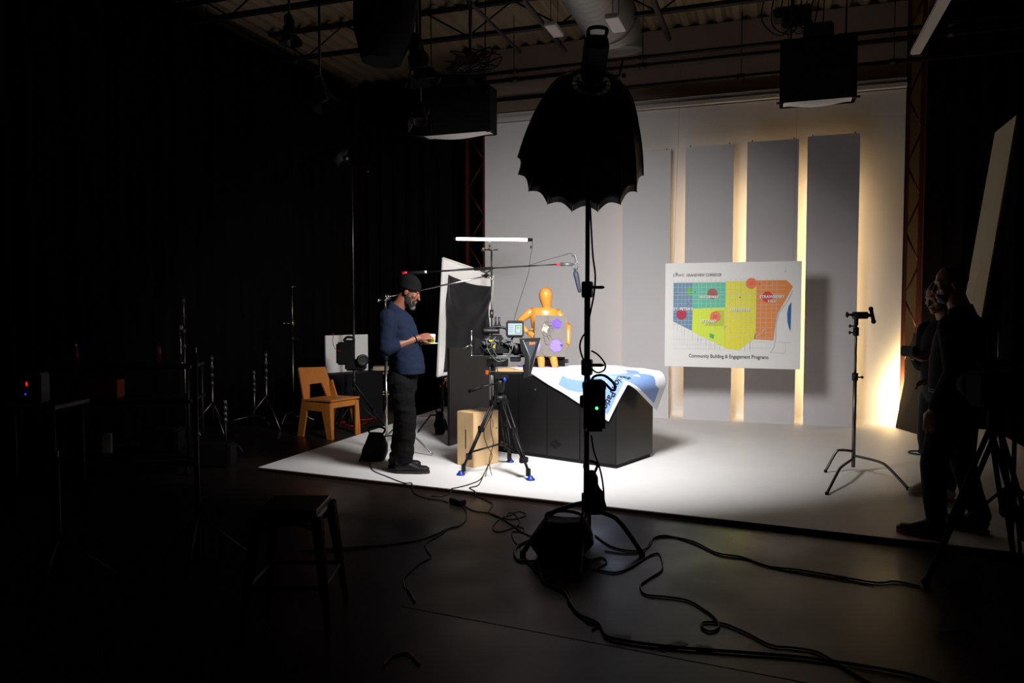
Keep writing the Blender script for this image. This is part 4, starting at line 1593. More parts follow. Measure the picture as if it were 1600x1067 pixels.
def head_shape(b, c, pitch, yaw=0.0, sc=1.0):
    """skull centre c; face looks along +x turned by yaw and pitched down"""
    R_ = Matrix.Rotation(yaw, 3, 'Z') @ Matrix.Rotation(pitch, 3, 'Y')

    def q(x, y, z):
        return V(c) + R_ @ (V((x, y, z)) * sc)

    def bl(x, y, z, rx, ry, rz, e=0.0):
        v = bmesh.ops.create_icosphere(b.bm, subdivisions=3, radius=1.0)['verts']
        bmesh.ops.transform(b.bm, matrix=Matrix.Translation(q(x, y, z)) @ (R_ @ Matrix.Rotation(e, 3, 'Y')).to_4x4() @ Matrix.Diagonal((rx * sc, ry * sc, rz * sc, 1)), verts=v)
    bl(-0.010, 0, 0.035, 0.098, 0.077, 0.092)      # skull
    bl(0.030, 0, -0.030, 0.062, 0.062, 0.085)      # mid face
    bl(0.045, 0, -0.082, 0.046, 0.046, 0.036)      # jaw / chin
    bl(0.078, 0, -0.100, 0.020, 0.022, 0.018)      # chin
    bl(0.078, 0, 0.028, 0.018, 0.052, 0.014)       # brow
    bl(0.100, 0, -0.012, 0.013, 0.011, 0.032, -0.35)   # nose bridge
    bl(0.113, 0, -0.034, 0.014, 0.017, 0.012)      # nose tip
    bl(0.093, 0, -0.064, 0.013, 0.024, 0.008)      # upper lip
    bl(0.090, 0, -0.077, 0.013, 0.022, 0.008)      # lower lip
    for s in (-1, 1):
        bl(0.066, s * 0.045, -0.018, 0.022, 0.020, 0.022)   # cheek
        bl(0.074, s * 0.030, 0.005, 0.013, 0.015, 0.010)    # eye lids
        bl(-0.005, s * 0.080, -0.008, 0.020, 0.010, 0.032)  # ear
    return q


# ---- man in beanie -----------------------------------------------------
mx, my = D(632, 738, 7.16).x, D(632, 738, 7.16).y
man = thing('person', 'bearded man in navy sweater and black beanie, looking down at a cup', 'person', (mx, my, SZ), YAW)
# local: x = picture right (forward), y = away, z up


def hp(px, py, y=0.0):
    return V(((px - 632) / 165.0, y, (738 - py) / 165.0))


hc = hp(641, 459)       # skull centre
b = B()
Q = head_shape(b, hc, 0.38, -0.12, 1.02)
b.limb([hp(620, 488), hp(627, 478), hp(634, 466)], [0.070, 0.062, 0.060])
b.ell([(hp(628, 592), 0.16, 0.12), (hp(629, 570), 0.155, 0.12), (hp(629, 540), 0.165, 0.12), (hp(626, 510), 0.18, 0.12), (hp(621, 494), 0.15, 0.09), (hp(620, 487), 0.08, 0.06)], 24, side=(0, 1, 0))
shn, shf = V(((612 - 632) / 165, -0.19, (738 - 499) / 165)), V(((615 - 632) / 165, 0.19, (738 - 497) / 165))
eln, elf = V(((611 - 632) / 165, -0.25, (738 - 546) / 165)), V(((622 - 632) / 165, 0.24, (738 - 548) / 165))
wrn, wrf = hp(657, 530, -0.10), hp(659, 537, 0.06)
b.limb([shn, eln], [0.055, 0.044]); b.limb([eln, eln.lerp(wrn, 0.35), wrn], [0.043, 0.043, 0.028])
b.limb([shf, elf], [0.055, 0.044]); b.limb([elf, elf.lerp(wrf, 0.35), wrf], [0.043, 0.043, 0.028])
cup_c = hp(677, 533, -0.035)
hand(b, wrn, (1, 0.22, 0.16), (0.1, 0.75, -0.65), 0.185, thumb_side=-1, curls=(0.55, 0.62, 0.7, 0.75))
hand(b, wrf, (1, -0.35, -0.02), (0.15, -0.45, 0.85), 0.185, thumb_side=1, curls=(0.55, 0.6, 0.6, 0.6))
hipn, hipf = hp(628, 590, -0.10), hp(628, 590, 0.10)
ann, anf = hp(636, 722, -0.11), hp(622, 714, 0.13)
knn, knf = hp(637, 655, -0.12), hp(628, 652, 0.12)
for hh, kk, aa in ((hipn, knn, ann), (hipf, knf, anf)):
    b.limb([hh, kk], [0.085, 0.058]); b.limb([kk, kk.lerp(aa, 0.3), aa], [0.058, 0.055, 0.038])
    b.limb([aa, V((aa.x - 0.03, aa.y, 0.045)), V((aa.x + 0.14, aa.y, 0.040))], [0.036, 0.036, 0.032])
body = remesh(b, 'body', 'skin', 0.0055, 3, 0.5, man)
# sweater
b = B()
b.ell([(hp(637, 586), 0.195, 0.165), (hp(637, 575), 0.20, 0.165), (hp(635, 560), 0.195, 0.163), (hp(632, 540), 0.195, 0.160), (hp(628, 520), 0.20, 0.150), (hp(623, 503), 0.205, 0.135), (hp(619, 492), 0.18, 0.105), (hp(619, 484), 0.11, 0.080), (hp(622, 479), 0.074, 0.070)], 32, side=(0, 1, 0))
b.limb([shn, shn.lerp(eln, 0.5), eln], [0.088, 0.076, 0.070]); b.limb([eln, eln.lerp(wrn, 0.30)], [0.070, 0.058])
b.limb([shf, shf.lerp(elf, 0.5), elf], [0.088, 0.074, 0.066]); b.limb([elf, elf.lerp(wrf, 0.38)], [0.066, 0.054])
sw = remesh(b, 'sweater', 'navy', 0.008, 4, 0.6, man)
for v in sw.data.vertices:
    c = v.co
    nz = noise.noise(V((c.x * 9, c.y * 9, c.z * 5))) + 0.6 * noise.noise(V((c.x * 16 + 3, c.y * 16, c.z * 22)))
    v.co = c + V((c.x - (-0.03), c.y, 0)).normalized() * nz * 0.010
# trousers
b = B()
b.ell([(hp(631, 578), 0.17, 0.125), (hp(630, 590), 0.175, 0.14), (hp(629, 606), 0.18, 0.145), (hp(629, 618), 0.14, 0.12)], 28, side=(0, 1, 0))
for hh, kk, aa, r3 in ((hipn, knn, ann, 0.095), (hipf, knf, anf, 0.092)):
    b.limb([hh + V((0, 0, -0.05)), hh.lerp(kk, 0.5), kk + V((0.008, 0, 0)), kk.lerp(aa, 0.5) + V((0, 0, 0)), aa + V((-0.01, 0, 0.05))], [0.125, 0.112, 0.095, 0.088, r3 * 0.92])
tr = remesh(b, 'trousers', 'trouser', 0.009, 3, 0.5, man)
for v in tr.data.vertices:
    c = v.co
    nz = noise.noise(V((c.x * 7, c.y * 7, c.z * 14))) + 0.7 * noise.noise(V((c.x * 12 + 3, c.y * 12, c.z * 30)))
    v.co = c + V((c.x, c.y * 0.5, 0)).normalized() * nz * 0.011
# shoes


def shoe(name, par, heel, toe, y, m='shoe', ms='sole', h=0.10, wd=0.052, lift=0.0):
    t0 = V((heel, y, 0.0)); t1 = V((toe, y, 0.0))
    L_ = abs(toe - heel); s = 1 if toe > heel else -1
    b = B()
    b.ell([(V((heel + s * 0.005, y, 0.05)), 0.030, 0.028), (V((heel + s * 0.04, y, 0.065)), 0.042, 0.055), (V((heel + s * 0.10, y, 0.072)), 0.044, 0.060), (V((heel + s * 0.16, y, 0.058)), 0.047, 0.045), (V((heel + s * 0.22, y, 0.045)), wd, 0.032), (V((toe - s * 0.03, y, 0.042)), wd * 0.92, 0.028), (V((toe, y, 0.036)), wd * 0.5, 0.014)], 20, side=(0, 1, 0))
    b.limb([V((heel + s * 0.06, y, 0.07)), V((heel + s * 0.05, y, 0.12))], [0.045, 0.046])
    up_ = remesh(b, name, m, 0.006, 3, 0.5, par)
    b = B()
    pr = []
    for k in range(20):
        a = 2 * PI * k / 20
        cx = (heel + toe) / 2 + math.cos(a) * (L_ / 2 + 0.006)
        wy = (wd if math.cos(a) * s > 0 else wd * 0.82) * abs(math.sin(a)) ** 0.75 * (1 if math.sin(a) >= 0 else -1)
        pr.append((cx, y + wy))
    b.prism(pr, (0, 0, 0.001), (1, 0, 0), (0, 1, 0), 0.026)
    b.build('sole', ms, up_)
    b = B()
    for k in range(4):
        xx = heel + s * (0.12 + 0.025 * k)
        b.tube([(xx, y - 0.03, 0.105 - 0.013 * k), (xx + s * 0.01, y, 0.122 - 0.014 * k), (xx, y + 0.03, 0.105 - 0.013 * k)], 0.003, 6)
    b.build('laces', 'knit' if m != 'whiteshoe' else 'stripe', up_)
    return up_


shoe('shoe', man, hp(620, 0).x, hp(673, 0).x, -0.12)
shoe('shoe', man, hp(602, 0).x + 0.01, hp(655, 0).x, 0.13)
# beanie
b = B()
R_ = Matrix.Rotation(-0.12, 3, 'Z') @ Matrix.Rotation(0.42, 3, 'Y')
rings = []
for zz, rx, ry, ox in ((0.005, 0.108, 0.090, -0.010), (0.035, 0.112, 0.092, -0.014), (0.040, 0.109, 0.089, -0.014), (0.075, 0.108, 0.088, -0.018), (0.105, 0.096, 0.080, -0.024), (0.13, 0.074, 0.062, -0.030), (0.148, 0.045, 0.038, -0.034), (0.155, 0.012, 0.01, -0.036)):
    ring = []
    for k in range(36):
        a = 2 * PI * k / 36
        zz2 = zz + (0.022 * math.cos(a) if zz < 0.04 else 0)
        ring.append(b.bm.verts.new(hc + R_ @ V((ox + rx * math.cos(a), ry * math.sin(a), zz2 + 0.008))))
    rings.append(ring)
b.skin(rings)
b.build('beanie', 'knit', man)
# beard
b = B()


def bl2(b, x, y, z, r, sub=2):
    v = bmesh.ops.create_icosphere(b.bm, subdivisions=sub, radius=1.0)['verts']
    bmesh.ops.transform(b.bm, matrix=Matrix.Translation(Q(x, y, z)) @ (Matrix.Rotation(-0.12, 3, 'Z') @ Matrix.Rotation(0.38, 3, 'Y')).to_4x4() @ Matrix.Diagonal((*r, 1)), verts=v)


bl2(b, 0.050, 0, -0.100, (0.056, 0.052, 0.042))
bl2(b, 0.072, 0, -0.125, (0.040, 0.040, 0.032))
bl2(b, 0.096, 0, -0.053, (0.011, 0.030, 0.006))
for s in (-1, 1):
    bl2(b, 0.030, s * 0.052, -0.072, (0.036, 0.016, 0.046))
    bl2(b, 0.008, s * 0.062, -0.035, (0.018, 0.012, 0.036))
    bl2(b, 0.078, s * 0.026, -0.070, (0.016, 0.014, 0.024))
remesh(b, 'beard', 'beard', 0.005, 2, 0.5, man, paint=[('beardgrey', lambda c: (c - Q(0.085, 0, -0.135)).length < 0.036)])
# eyes + bracelet
b = B()
for s in (-1, 1):
    b.ball(Q(0.080, s * 0.030, 0.002), 0.0085)
b.build('eyes', 'beard', man)
b = B()
cw = wrn.lerp(eln, 0.10)
dw = (wrn - eln).normalized()
ringp = b.ring(cw, dw, 0.033, 16)
pts = [v.co.copy() for v in ringp] + [ringp[0].co.copy()]
b.bm.free(); b = B(); b.tube(pts, 0.005, 6)
b.build('wristband', 'knit', man)
# cup and napkin
cp = thing('paper_cup', 'small white and lime paper cup in the hands of the man in the beanie', 'cup', man.matrix_basis @ cup_c)
cwp = root_matrix(man) @ cup_c
b = B(); b.lathe(cwp - V((0, 0, 0.03)), (0, 0, 1), [(0, 0.024), (0.002, 0.025), (0.045, 0.029), (0.047, 0.029)], 20); b.build('printed_band', 'limeprint', cp, True)
b = B(); b.lathe(cwp + V((0, 0, 0.017)), (0, 0, 1), [(0, 0.0295), (0.03, 0.031), (0.035, 0.026), (0.036, 0.005)], 20); b.build('rim', 'white', cp, True)
b = B(); b.lathe(cwp - V((0, 0, 0.037)), (0, 0, 1), [(0, 0.05), (0.003, 0.055), (0.006, 0.05)], 20); b.build('saucer_lid', 'white', cp, True)


# ---- tall man at the right ----------------------------------------------
g = D(1488, 838, 5.1)
TRZ = YAW + PI - math.radians(46)
tall = thing('person', 'tall man in dark jacket seen from behind, in shadow at the right', 'person', (g.x, g.y, SZ), TRZ)
# local x forward, y left, z up
b = B()
hc2 = V((0.05, 0.0, 1.70))
Q2 = head_shape(b, hc2, 0.15, 0.55, 0.98)
b.limb([V((-0.03, 0, 1.49)), V((0.0, 0, 1.56)), V((0.02, 0, 1.62))], [0.075, 0.066, 0.062])
b.ell([(V((0, 0, 0.92)), 0.16, 0.12), (V((0.01, 0, 1.05)), 0.15, 0.12), (V((0.0, 0, 1.25)), 0.18, 0.13), (V((-0.02, 0, 1.42)), 0.18, 0.10), (V((-0.02, 0, 1.50)), 0.09, 0.06)], 24, side=(0, 1, 0))
arms2 = {1: [V((-0.02, 0.20, 1.42)), V((-0.06, 0.26, 1.13)), V((0.06, 0.25, 0.88))], -1: [V((-0.02, -0.20, 1.42)), V((-0.05, -0.25, 1.13)), V((0.16, -0.16, 1.03))]}
for s, (a0, a1, a2) in arms2.items():
    b.limb([a0, a1], [0.055, 0.045]); b.limb([a1, a1.lerp(a2, 0.35), a2], [0.045, 0.042, 0.03])
hand(b, arms2[1][2], (0.2, 0, -1), (0, -1, 0), 0.19, 0.35, thumb_side=-1)
hand(b, arms2[-1][2], (0.9, 0.5, -0.1), (0.0, 0.5, -0.9), 0.19, 0.5, thumb_side=1)
legs2 = {1: [V((0, 0.10, 0.90)), V((0.09, 0.13, 0.50)), V((0.06, 0.15, 0.10))], -1: [V((0, -0.10, 0.90)), V((0.0, -0.17, 0.50)), V((-0.10, -0.22, 0.10))]}
for s, (a0, a1, a2) in legs2.items():
    b.limb([a0, a1], [0.088, 0.06]); b.limb([a1, a1.lerp(a2, 0.3), a2], [0.06, 0.056, 0.038]); b.limb([a2, V((a2.x - 0.02, a2.y, 0.045)), V((a2.x + 0.14, a2.y, 0.04))], [0.036, 0.036, 0.03])
remesh(b, 'body', 'skin2', 0.007, 3, 0.5, tall)
b = B()
b.ell([(V((0, 0, 0.98)), 0.185, 0.14), (V((0.01, 0, 1.03)), 0.20, 0.155), (V((0.0, 0, 1.18)), 0.215, 0.16), (V((-0.01, 0, 1.34)), 0.225, 0.145), (V((-0.02, 0, 1.44)), 0.20, 0.115), (V((-0.02, 0, 1.51)), 0.11, 0.08), (V((-0.01, 0, 1.55)), 0.08, 0.075)], 28, side=(0, 1, 0))
for s, (a0, a1, a2) in arms2.items():
    b.limb([a0, a0.lerp(a1, 0.5), a1], [0.088, 0.074, 0.066]); b.limb([a1, a1.lerp(a2, 0.92)], [0.066, 0.045])
remesh(b, 'jacket', 'jacket', 0.009, 4, 0.6, tall)
b = B()
for zz in (0.985, 1.0):
    pts = [V((0.0 + 0.158 * math.cos(a), 0.205 * math.sin(a), zz)) for a in [2 * PI * k / 40 for k in range(41)]]
    b.tube(pts, 0.004, 6)
b.build('hem_stripes', 'stripe', tall)
b = B()
b.ell([(V((0, 0, 1.0)), 0.17, 0.13), (V((0, 0, 0.90)), 0.18, 0.145), (V((0, 0, 0.82)), 0.15, 0.12)], 24, side=(0, 1, 0))
for s, (a0, a1, a2) in legs2.items():
    b.limb([a0 + V((0, 0, -0.05)), a0.lerp(a1, 0.5), a1, a1.lerp(a2, 0.6), a2 + V((-0.01, 0, 0.02))], [0.118, 0.102, 0.082, 0.072, 0.066])
remesh(b, 'trousers', 'trouser', 0.010, 3, 0.5, tall)
shoe('shoe', tall, legs2[1][2].x - 0.06, legs2[1][2].x + 0.24, 0.15, 'shoe', 'redsole')
shoe('shoe', tall, legs2[-1][2].x - 0.06, legs2[-1][2].x + 0.24, -0.22, 'shoe', 'redsole')
b = B()
v = bmesh.ops.create_icosphere(b.bm, subdivisions=3, radius=1.0)['verts']
bmesh.ops.transform(b.bm, matrix=Matrix.Translation(Q2(-0.018, 0, 0.042)) @ Matrix.Diagonal((0.096, 0.081, 0.090, 1)), verts=v)
b.build('cropped_hair', 'hair', tall)
b = B(); bl_c = Q2(0.045, 0, -0.085)
b.ball(bl_c, (0.055, 0.052, 0.045)); b.build('beard', 'hair', tall)

# ---- second man behind ---------------------------------------------------
g = D(1468, 780, 6.15)
sec = thing('person', 'curly-haired man half hidden behind the tall man, holding a small dark object', 'person', (g.x, g.y, SZ), YAW + PI + 0.25)
b = B()
hc3 = V((0.07, 0, 1.62))
Q3 = head_shape(b, hc3, 0.30, 0.1, 0.96)
b.limb([V((-0.03, 0, 1.42)), V((0.01, 0, 1.50)), V((0.04, 0, 1.55))], [0.07, 0.062, 0.058])
b.ell([(V((0, 0, 0.88)), 0.15, 0.11), (V((0.01, 0, 1.02)), 0.145, 0.11), (V((0.0, 0, 1.20)), 0.17, 0.12), (V((-0.02, 0, 1.36)), 0.17, 0.095), (V((-0.02, 0, 1.43)), 0.08, 0.055)], 24, side=(0, 1, 0))
arms3 = {1: [V((-0.02, 0.19, 1.35)), V((0.0, 0.23, 1.07)), V((0.20, 0.08, 1.15))], -1: [V((-0.02, -0.19, 1.35)), V((0.0, -0.23, 1.07)), V((0.20, -0.08, 1.15))]}
for s, (a0, a1, a2) in arms3.items():
    b.limb([a0, a1], [0.052, 0.042]); b.limb([a1, a1.lerp(a2, 0.35), a2], [0.042, 0.04, 0.028])
hand(b, arms3[1][2], (0.9, -0.35, 0.25), (0.0, -1, 0.2), 0.18, 0.6, thumb_side=1)
hand(b, arms3[-1][2], (0.9, 0.35, 0.25), (0.0, 1, 0.2), 0.18, 0.6, thumb_side=-1)
legs3 = {1: [V((0, 0.09, 0.86)), V((0.05, 0.11, 0.48)), V((0.05, 0.13, 0.10))], -1: [V((0, -0.09, 0.86)), V((0.05, -0.10, 0.48)), V((-0.04, -0.12, 0.10))]}
for s, (a0, a1, a2) in legs3.items():
    b.limb([a0, a1], [0.082, 0.056]); b.limb([a1, a1.lerp(a2, 0.3), a2], [0.056, 0.053, 0.036]); b.limb([a2, V((a2.x - 0.02, a2.y, 0.045)), V((a2.x + 0.13, a2.y, 0.04))], [0.034, 0.034, 0.028])
remesh(b, 'body', 'skin2', 0.007, 3, 0.5, sec)
b = B()
b.ell([(V((0, 0, 0.92)), 0.17, 0.13), (V((0.0, 0, 1.12)), 0.19, 0.145), (V((-0.01, 0, 1.28)), 0.20, 0.13), (V((-0.02, 0, 1.37)), 0.18, 0.105), (V((-0.02, 0, 1.44)), 0.10, 0.075)], 28, side=(0, 1, 0))
for s, (a0, a1, a2) in arms3.items():
    b.limb([a0, a0.lerp(a1, 0.5), a1], [0.082, 0.07, 0.062]); b.limb([a1, a1.lerp(a2, 0.8)], [0.062, 0.045])
remesh(b, 'sweatshirt', 'jacket', 0.010, 4, 0.6, sec)
b = B()
b.ell([(V((0, 0, 0.96)), 0.155, 0.12), (V((0, 0, 0.86)), 0.165, 0.13), (V((0, 0, 0.78)), 0.13, 0.11)], 24, side=(0, 1, 0))
for s, (a0, a1, a2) in legs3.items():
    b.limb([a0 + V((0, 0, -0.05)), a0.lerp(a1, 0.5), a1, a1.lerp(a2, 0.6), a2 + V((-0.01, 0, 0.02))], [0.105, 0.09, 0.07, 0.06, 0.056])
remesh(b, 'jeans', 'denim', 0.010, 3, 0.5, sec)
shoe('shoe', sec, legs3[1][2].x - 0.06, legs3[1][2].x + 0.22, 0.13, 'whiteshoe', 'whiteshoe')
shoe('shoe', sec, legs3[-1][2].x - 0.06, legs3[-1][2].x + 0.22, -0.12, 'whiteshoe', 'whiteshoe')
b = B()
rnd = random.Random(9)
for k in range(60):
    a, e = rnd.random() * 2 * PI, rnd.random() * 1.5
    x = -0.015 + 0.088 * math.cos(a) * math.cos(e)
    if x > 0.05 and e < 0.7:
        continue
    b.ball(Q3(x, 0.078 * math.sin(a) * math.cos(e), 0.035 + 0.088 * math.sin(e)), 0.024, sub=1)
remesh(b, 'curly_hair', 'hair', 0.008, 1, 0.4, sec)
ph = B()
ph.box(root_matrix(sec) @ V((0.33, 0.0, 1.195)), (0.05, 0.15, 0.085), rot=(0, 0, YAW + 0.25), bev=0.012)
tag(ph.build('handheld_device', 'black'), 'small dark device held by the curly-haired man', 'device')

# ================================================================ OVERHEAD SOFT BOXES
def skirt_light(label, x0, x1, y0, y1, z0, z1):
    t = thing('overhead_softbox', label, 'softbox', ((x0 + x1) / 2, (y0 + y1) / 2, z0))
    cx, cy = (x0 + x1) / 2, (y0 + y1) / 2
    for nm, c, s in (('skirt', (cx, y0, (z0 + z1) / 2), (x1 - x0, 0.015, z1 - z0)), ('skirt', (cx, y1, (z0 + z1) / 2), (x1 - x0, 0.015, z1 - z0)),
                     ('skirt', (x0, cy, (z0 + z1) / 2), (0.015, y1 - y0, z1 - z0)), ('skirt', (x1, cy, (z0 + z1) / 2), (0.015, y1 - y0, z1 - z0)), ('top_cloth', (cx, cy, z1), (x1 - x0, y1 - y0, 0.015))):
        b = B(); b.box(c, s, bev=0.004); b.build(nm, 'blackfab', t, True)
    b = B()
    n = 12
    gr = [[b.bm.verts.new((x0 + 0.03 + (x1 - x0 - 0.06) * i / n, y0 + 0.03 + (y1 - y0 - 0.06) * j / n, z0 + 0.01 - 0.05 * math.sin(PI * i / n) * math.sin(PI * j / n))) for j in range(n + 1)] for i in range(n + 1)]
    for i in range(n):
        for j in range(n):
            f = b.bm.faces.new((gr[i][j], gr[i + 1][j], gr[i + 1][j + 1], gr[i][j + 1])); f.smooth = True
    o = b.build('diffuser', 'diffuser', t, True, fix=False)
    b = B()
    for x in (x0 + 0.1, x1 - 0.1):
        b.cyl((x, cy, z1), (x, cy, 5.56), 0.008, seg=6)
    b.box((cx, cy, z1 + 0.08), ((x1 - x0) * 0.4, 0.3, 0.14), bev=0.02)
    b.build('hanging_yoke', 'steel', t, True)
    b = B()
    for x in (x0, x1):
        b.cyl((x - 0.04, y0, z0), (x + 0.04, y0, z0), 0.012, seg=6)
    b.build('frame_corner', 'steel', t, True)


skirt_light('black skirted soft light hanging above the right grey panels', 0.0, 0.75, 8.75, 9.0, 3.78, 4.44)
skirt_light('black skirted soft light hanging at the left end of the white wall', -4.30, -3.36, 8.75, 9.0, 3.74, 4.30)


def hanging_lamp(label, p, r, aim, h=0.3):
    t = thing('stage_lamp', label, 'stage light', p)
    a = V(aim).normalized()
    b = B(); b.lathe(p, a, [(-h * 0.6, r * 0.35), (-h * 0.5, r * 0.6), (0, r * 0.7), (h * 0.1, r * 0.95), (h * 0.6, r), (h * 0.6, r * 0.9), (h * 0.3, r * 0.6)], 20); b.build('lamp_housing', 'black', t, True)
    b = B()
    s = a.cross(V((0, 0, 1))).normalized()
    for k in range(4):
        ang = k * PI / 2
        up_ = s.cross(a)
        d1 = s * math.cos(ang) + up_ * math.sin(ang)
        d2 = -s * math.sin(ang) + up_ * math.cos(ang)
        q = p + a * h * 0.6 + d1 * r
        b.skin([[b.bm.verts.new(q + d2 * r * 0.8 + V((0, 0, 0.001)) * z), b.bm.verts.new(q - d2 * r * 0.8), b.bm.verts.new(q - d2 * r * 1.0 + a * r * 1.1 + d1 * r * 0.5), b.bm.verts.new(q + d2 * r * 1.0 + a * r * 1.1 + d1 * r * 0.5)] for z in (0,)] + [[b.bm.verts.new(x + d1 * 0.004) for x in (q + d2 * r * 0.8, q - d2 * r * 0.8, q - d2 * r * 1.0 + a * r * 1.1 + d1 * r * 0.5, q + d2 * r * 1.0 + a * r * 1.1 + d1 * r * 0.5)]], smooth=False)
    b.build('barn_doors', 'black', t, True)
    b = B(); b.tube([p + s * r, p + s * r * 1.1 + V((0, 0, r)), p + V((0, 0, r * 1.6)), p - s * r * 1.1 + V((0, 0, r)), p - s * r], 0.012, 6); b.cyl(p + V((0, 0, r * 1.6)), (p.x, p.y, 5.56), 0.014, seg=8); b.build('yoke', 'steel', t, True)
    return t


hanging_lamp('large dark lamp with barn doors hanging at the top centre-left', D(652, 82, 6.9), 0.10, (0.15, 0.1, -1), 0.28)
hanging_lamp('dark barn-door lamp hanging just left of the skirted soft light', D(657, 178, 7.6), 0.075, (0.2, -0.5, -0.8), 0.18)
hanging_lamp('dark lamp hanging above the tall boom lamp on the left', D(500, 138, 8.2), 0.09, (0.4, 0, -0.9), 0.2)
hanging_lamp('dark lamp on the pipe between the joists at the top left', D(452, 40, 8.0), 0.07, (0.1, 0, -1), 0.2)
# big black box softbox top centre-left
t = thing('overhead_softbox', 'large black box softbox cut by the top edge, left of centre', 'softbox', D(598, 22, 6.7))
b = B(); c = D(594, 22, 6.7)
b.lathe(c + V((0, 0, -0.42)), (0.08, 0.05, 1), [(0, 0.16), (0.0, 0.18), (0.25, 0.27), (0.65, 0.30), (0.95, 0.18), (0.96, 0.02)], 8); b.build('fabric_shell', 'blackfab', t, True)
b = B(); b.cyl(c + V((0, 0, 0.4)), (c.x, c.y, 5.57), 0.02); b.build('hanging_rod', 'steel', t, True)
# heater / motor cluster
t = thing('ceiling_hoist', 'dark cluster of cables and clamps on the pipe above the right soft light', 'rigging', D(1240, 20, 8.8))
b = B(); c = D(1238, 22, 8.8)
b.box(c, (0.42, 0.25, 0.12), bev=0.02); b.box(c + V((0.05, 0, -0.14)), (0.34, 0.2, 0.08), bev=0.02)
b.build('motor_box', 'steel', t, True)
b = B()
rnd = random.Random(11)
for k in range(5):
    pts = [c + V((-0.3 + 0.1 * k, -0.05, 0.25)), c + V((-0.33 + 0.11 * k, -0.15, -0.05 - 0.1 * rnd.random())), c + V((-0.1 + 0.1 * k, -0.14, -0.22 - 0.1 * rnd.random())), c + V((0.1 + 0.06 * k, -0.08, 0.1))]
    b.tube(spline(pts, 6), 0.008, 6)
b.cyl(c, (c.x, c.y, 5.57), 0.02)
b.build('cable_loops', 'cable', t, True)
t = thing('ceiling_hoist', 'dark tangle of cables on top of the left skirted soft light', 'rigging', D(735, 100, 8.6))
c = D(735, 98, 8.6)
b = B()
for k in range(9):
    pts = [c + V((rnd.uniform(-.35, .35), rnd.uniform(-.1, .1), rnd.uniform(-.12, .15))) for _ in range(5)]
    b.tube(spline(pts, 6), 0.008, 6)
b.build('cable_loops', 'cable', t, True)
b = B(); b.box(c, (0.3, 0.2, 0.1), bev=0.02); b.cyl(c, (c.x, c.y, 5.57), 0.02); b.build('clamp_block', 'dullchrome', t, True)
# dark recessed vent top right
t = thing('wall_vent', 'dark square vent in the upper wall at top right', 'vent', D(1392, 12, 10.5))
c = D(1392, 10, 10.6)
b = B(); b.box((c.x, WY + 0.19, c.z), (0.78, 0.03, 0.42), bev=0.004); b.build('frame', 'pipe', t, True)
b = B()
for k in range(7):
    b.box((c.x, WY + 0.17, c.z - 0.17 + 0.055 * k), (0.70, 0.02, 0.04), rot=(0.5, 0, 0))
b.build('louvres', 'black', t, True)

# ================================================================ RIGHT SIDE BOARDS
b = B()
q = [D(1592, 180, 6.3), D(1558, 208, 6.55), D(1480, 640, 6.55), D(1512, 640, 6.3)]
n_ = (q[1] - q[0]).cross(q[3] - q[0]).normalized() * 0.02
b.skin([[b.bm.verts.new(p) for p in q], [b.bm.verts.new(p + n_) for p in q]], smooth=False)
tag(b.build('bounce_board', 'tan_panel'), 'cream bounce board tilted behind the tall man at the right edge', 'board')
b = B()
q = [V((1.475, 10.72, SZ + 0.002)), V((1.70, 10.10, SZ + 0.002)), V((1.86, 10.12, 1.25)), V((1.66, 10.74, 1.25))]
n_ = (q[1] - q[0]).cross(q[3] - q[0]).normalized() * 0.02
b.skin([[b.bm.verts.new(p) for p in q], [b.bm.verts.new(p + n_) for p in q]], smooth=False)
tag(b.build('black_flag', 'blackfab'), 'black board leaning in front of the warm lamp at the right end of the wall', 'board')
# round foot of a stand behind the flag
t = thing('light_stand', 'small stand foot peeking out beside the white shoe', 'stand', G(1434, 708, SZ))
c = G(1436, 709, SZ)
b = B(); pts = [c + V((0.10 * math.cos(a), 0.10 * math.sin(a), 0.012)) for a in [2 * PI * k / 24 for k in range(25)]]; b.tube(pts, 0.008, 6); b.bar(c + V((0, 0, 0.012)), c + V((0.09, 0.03, 0.012)), 0.01, 0.01); b.build('ring_base', 'black', t, True)
b = B(); b.cyl(c + V((0, 0, 0.01)), c + V((0.06, 0.02, 0.7)), 0.01); b.build('pole', 'black', t, True)


def tripod(name, label, head, feet_, m='black', r=0.014, hub=0.12, cat='tripod'):
    base = V((head.x, head.y, feet_[0].z))
    t = thing(name, label, cat, base)
    b = B(); b.cyl(head - V((0, 0, hub)), head, r * 2.2, seg=12); b.build('head', m, t, True)
    for f_ in feet_:
        b = B()
        a0 = head - V((0, 0, hub * 0.8))
        d = (f_ - a0)
        sd = V((-d.y, d.x, 0)).normalized() * r * 1.4
        b.cyl(a0 + sd, a0 + d * 0.6 + sd, r * 0.8, seg=8); b.cyl(a0 - sd, a0 + d * 0.6 - sd, r * 0.8, seg=8)
        b.cyl(a0 + d * 0.45, f_ + V((0, 0, 0.01)), r * 0.9, seg=8)
        b.box(a0 + d * 0.6, (r * 4, r * 4, r * 4), bev=r * 0.6)
        lg = b.build('leg', m, t, True)
        b = B(); b.ball(f_ + V((0, 0, r * 1.2)), r * 1.5); b.build('foot', 'rubber', lg, True)
    return t


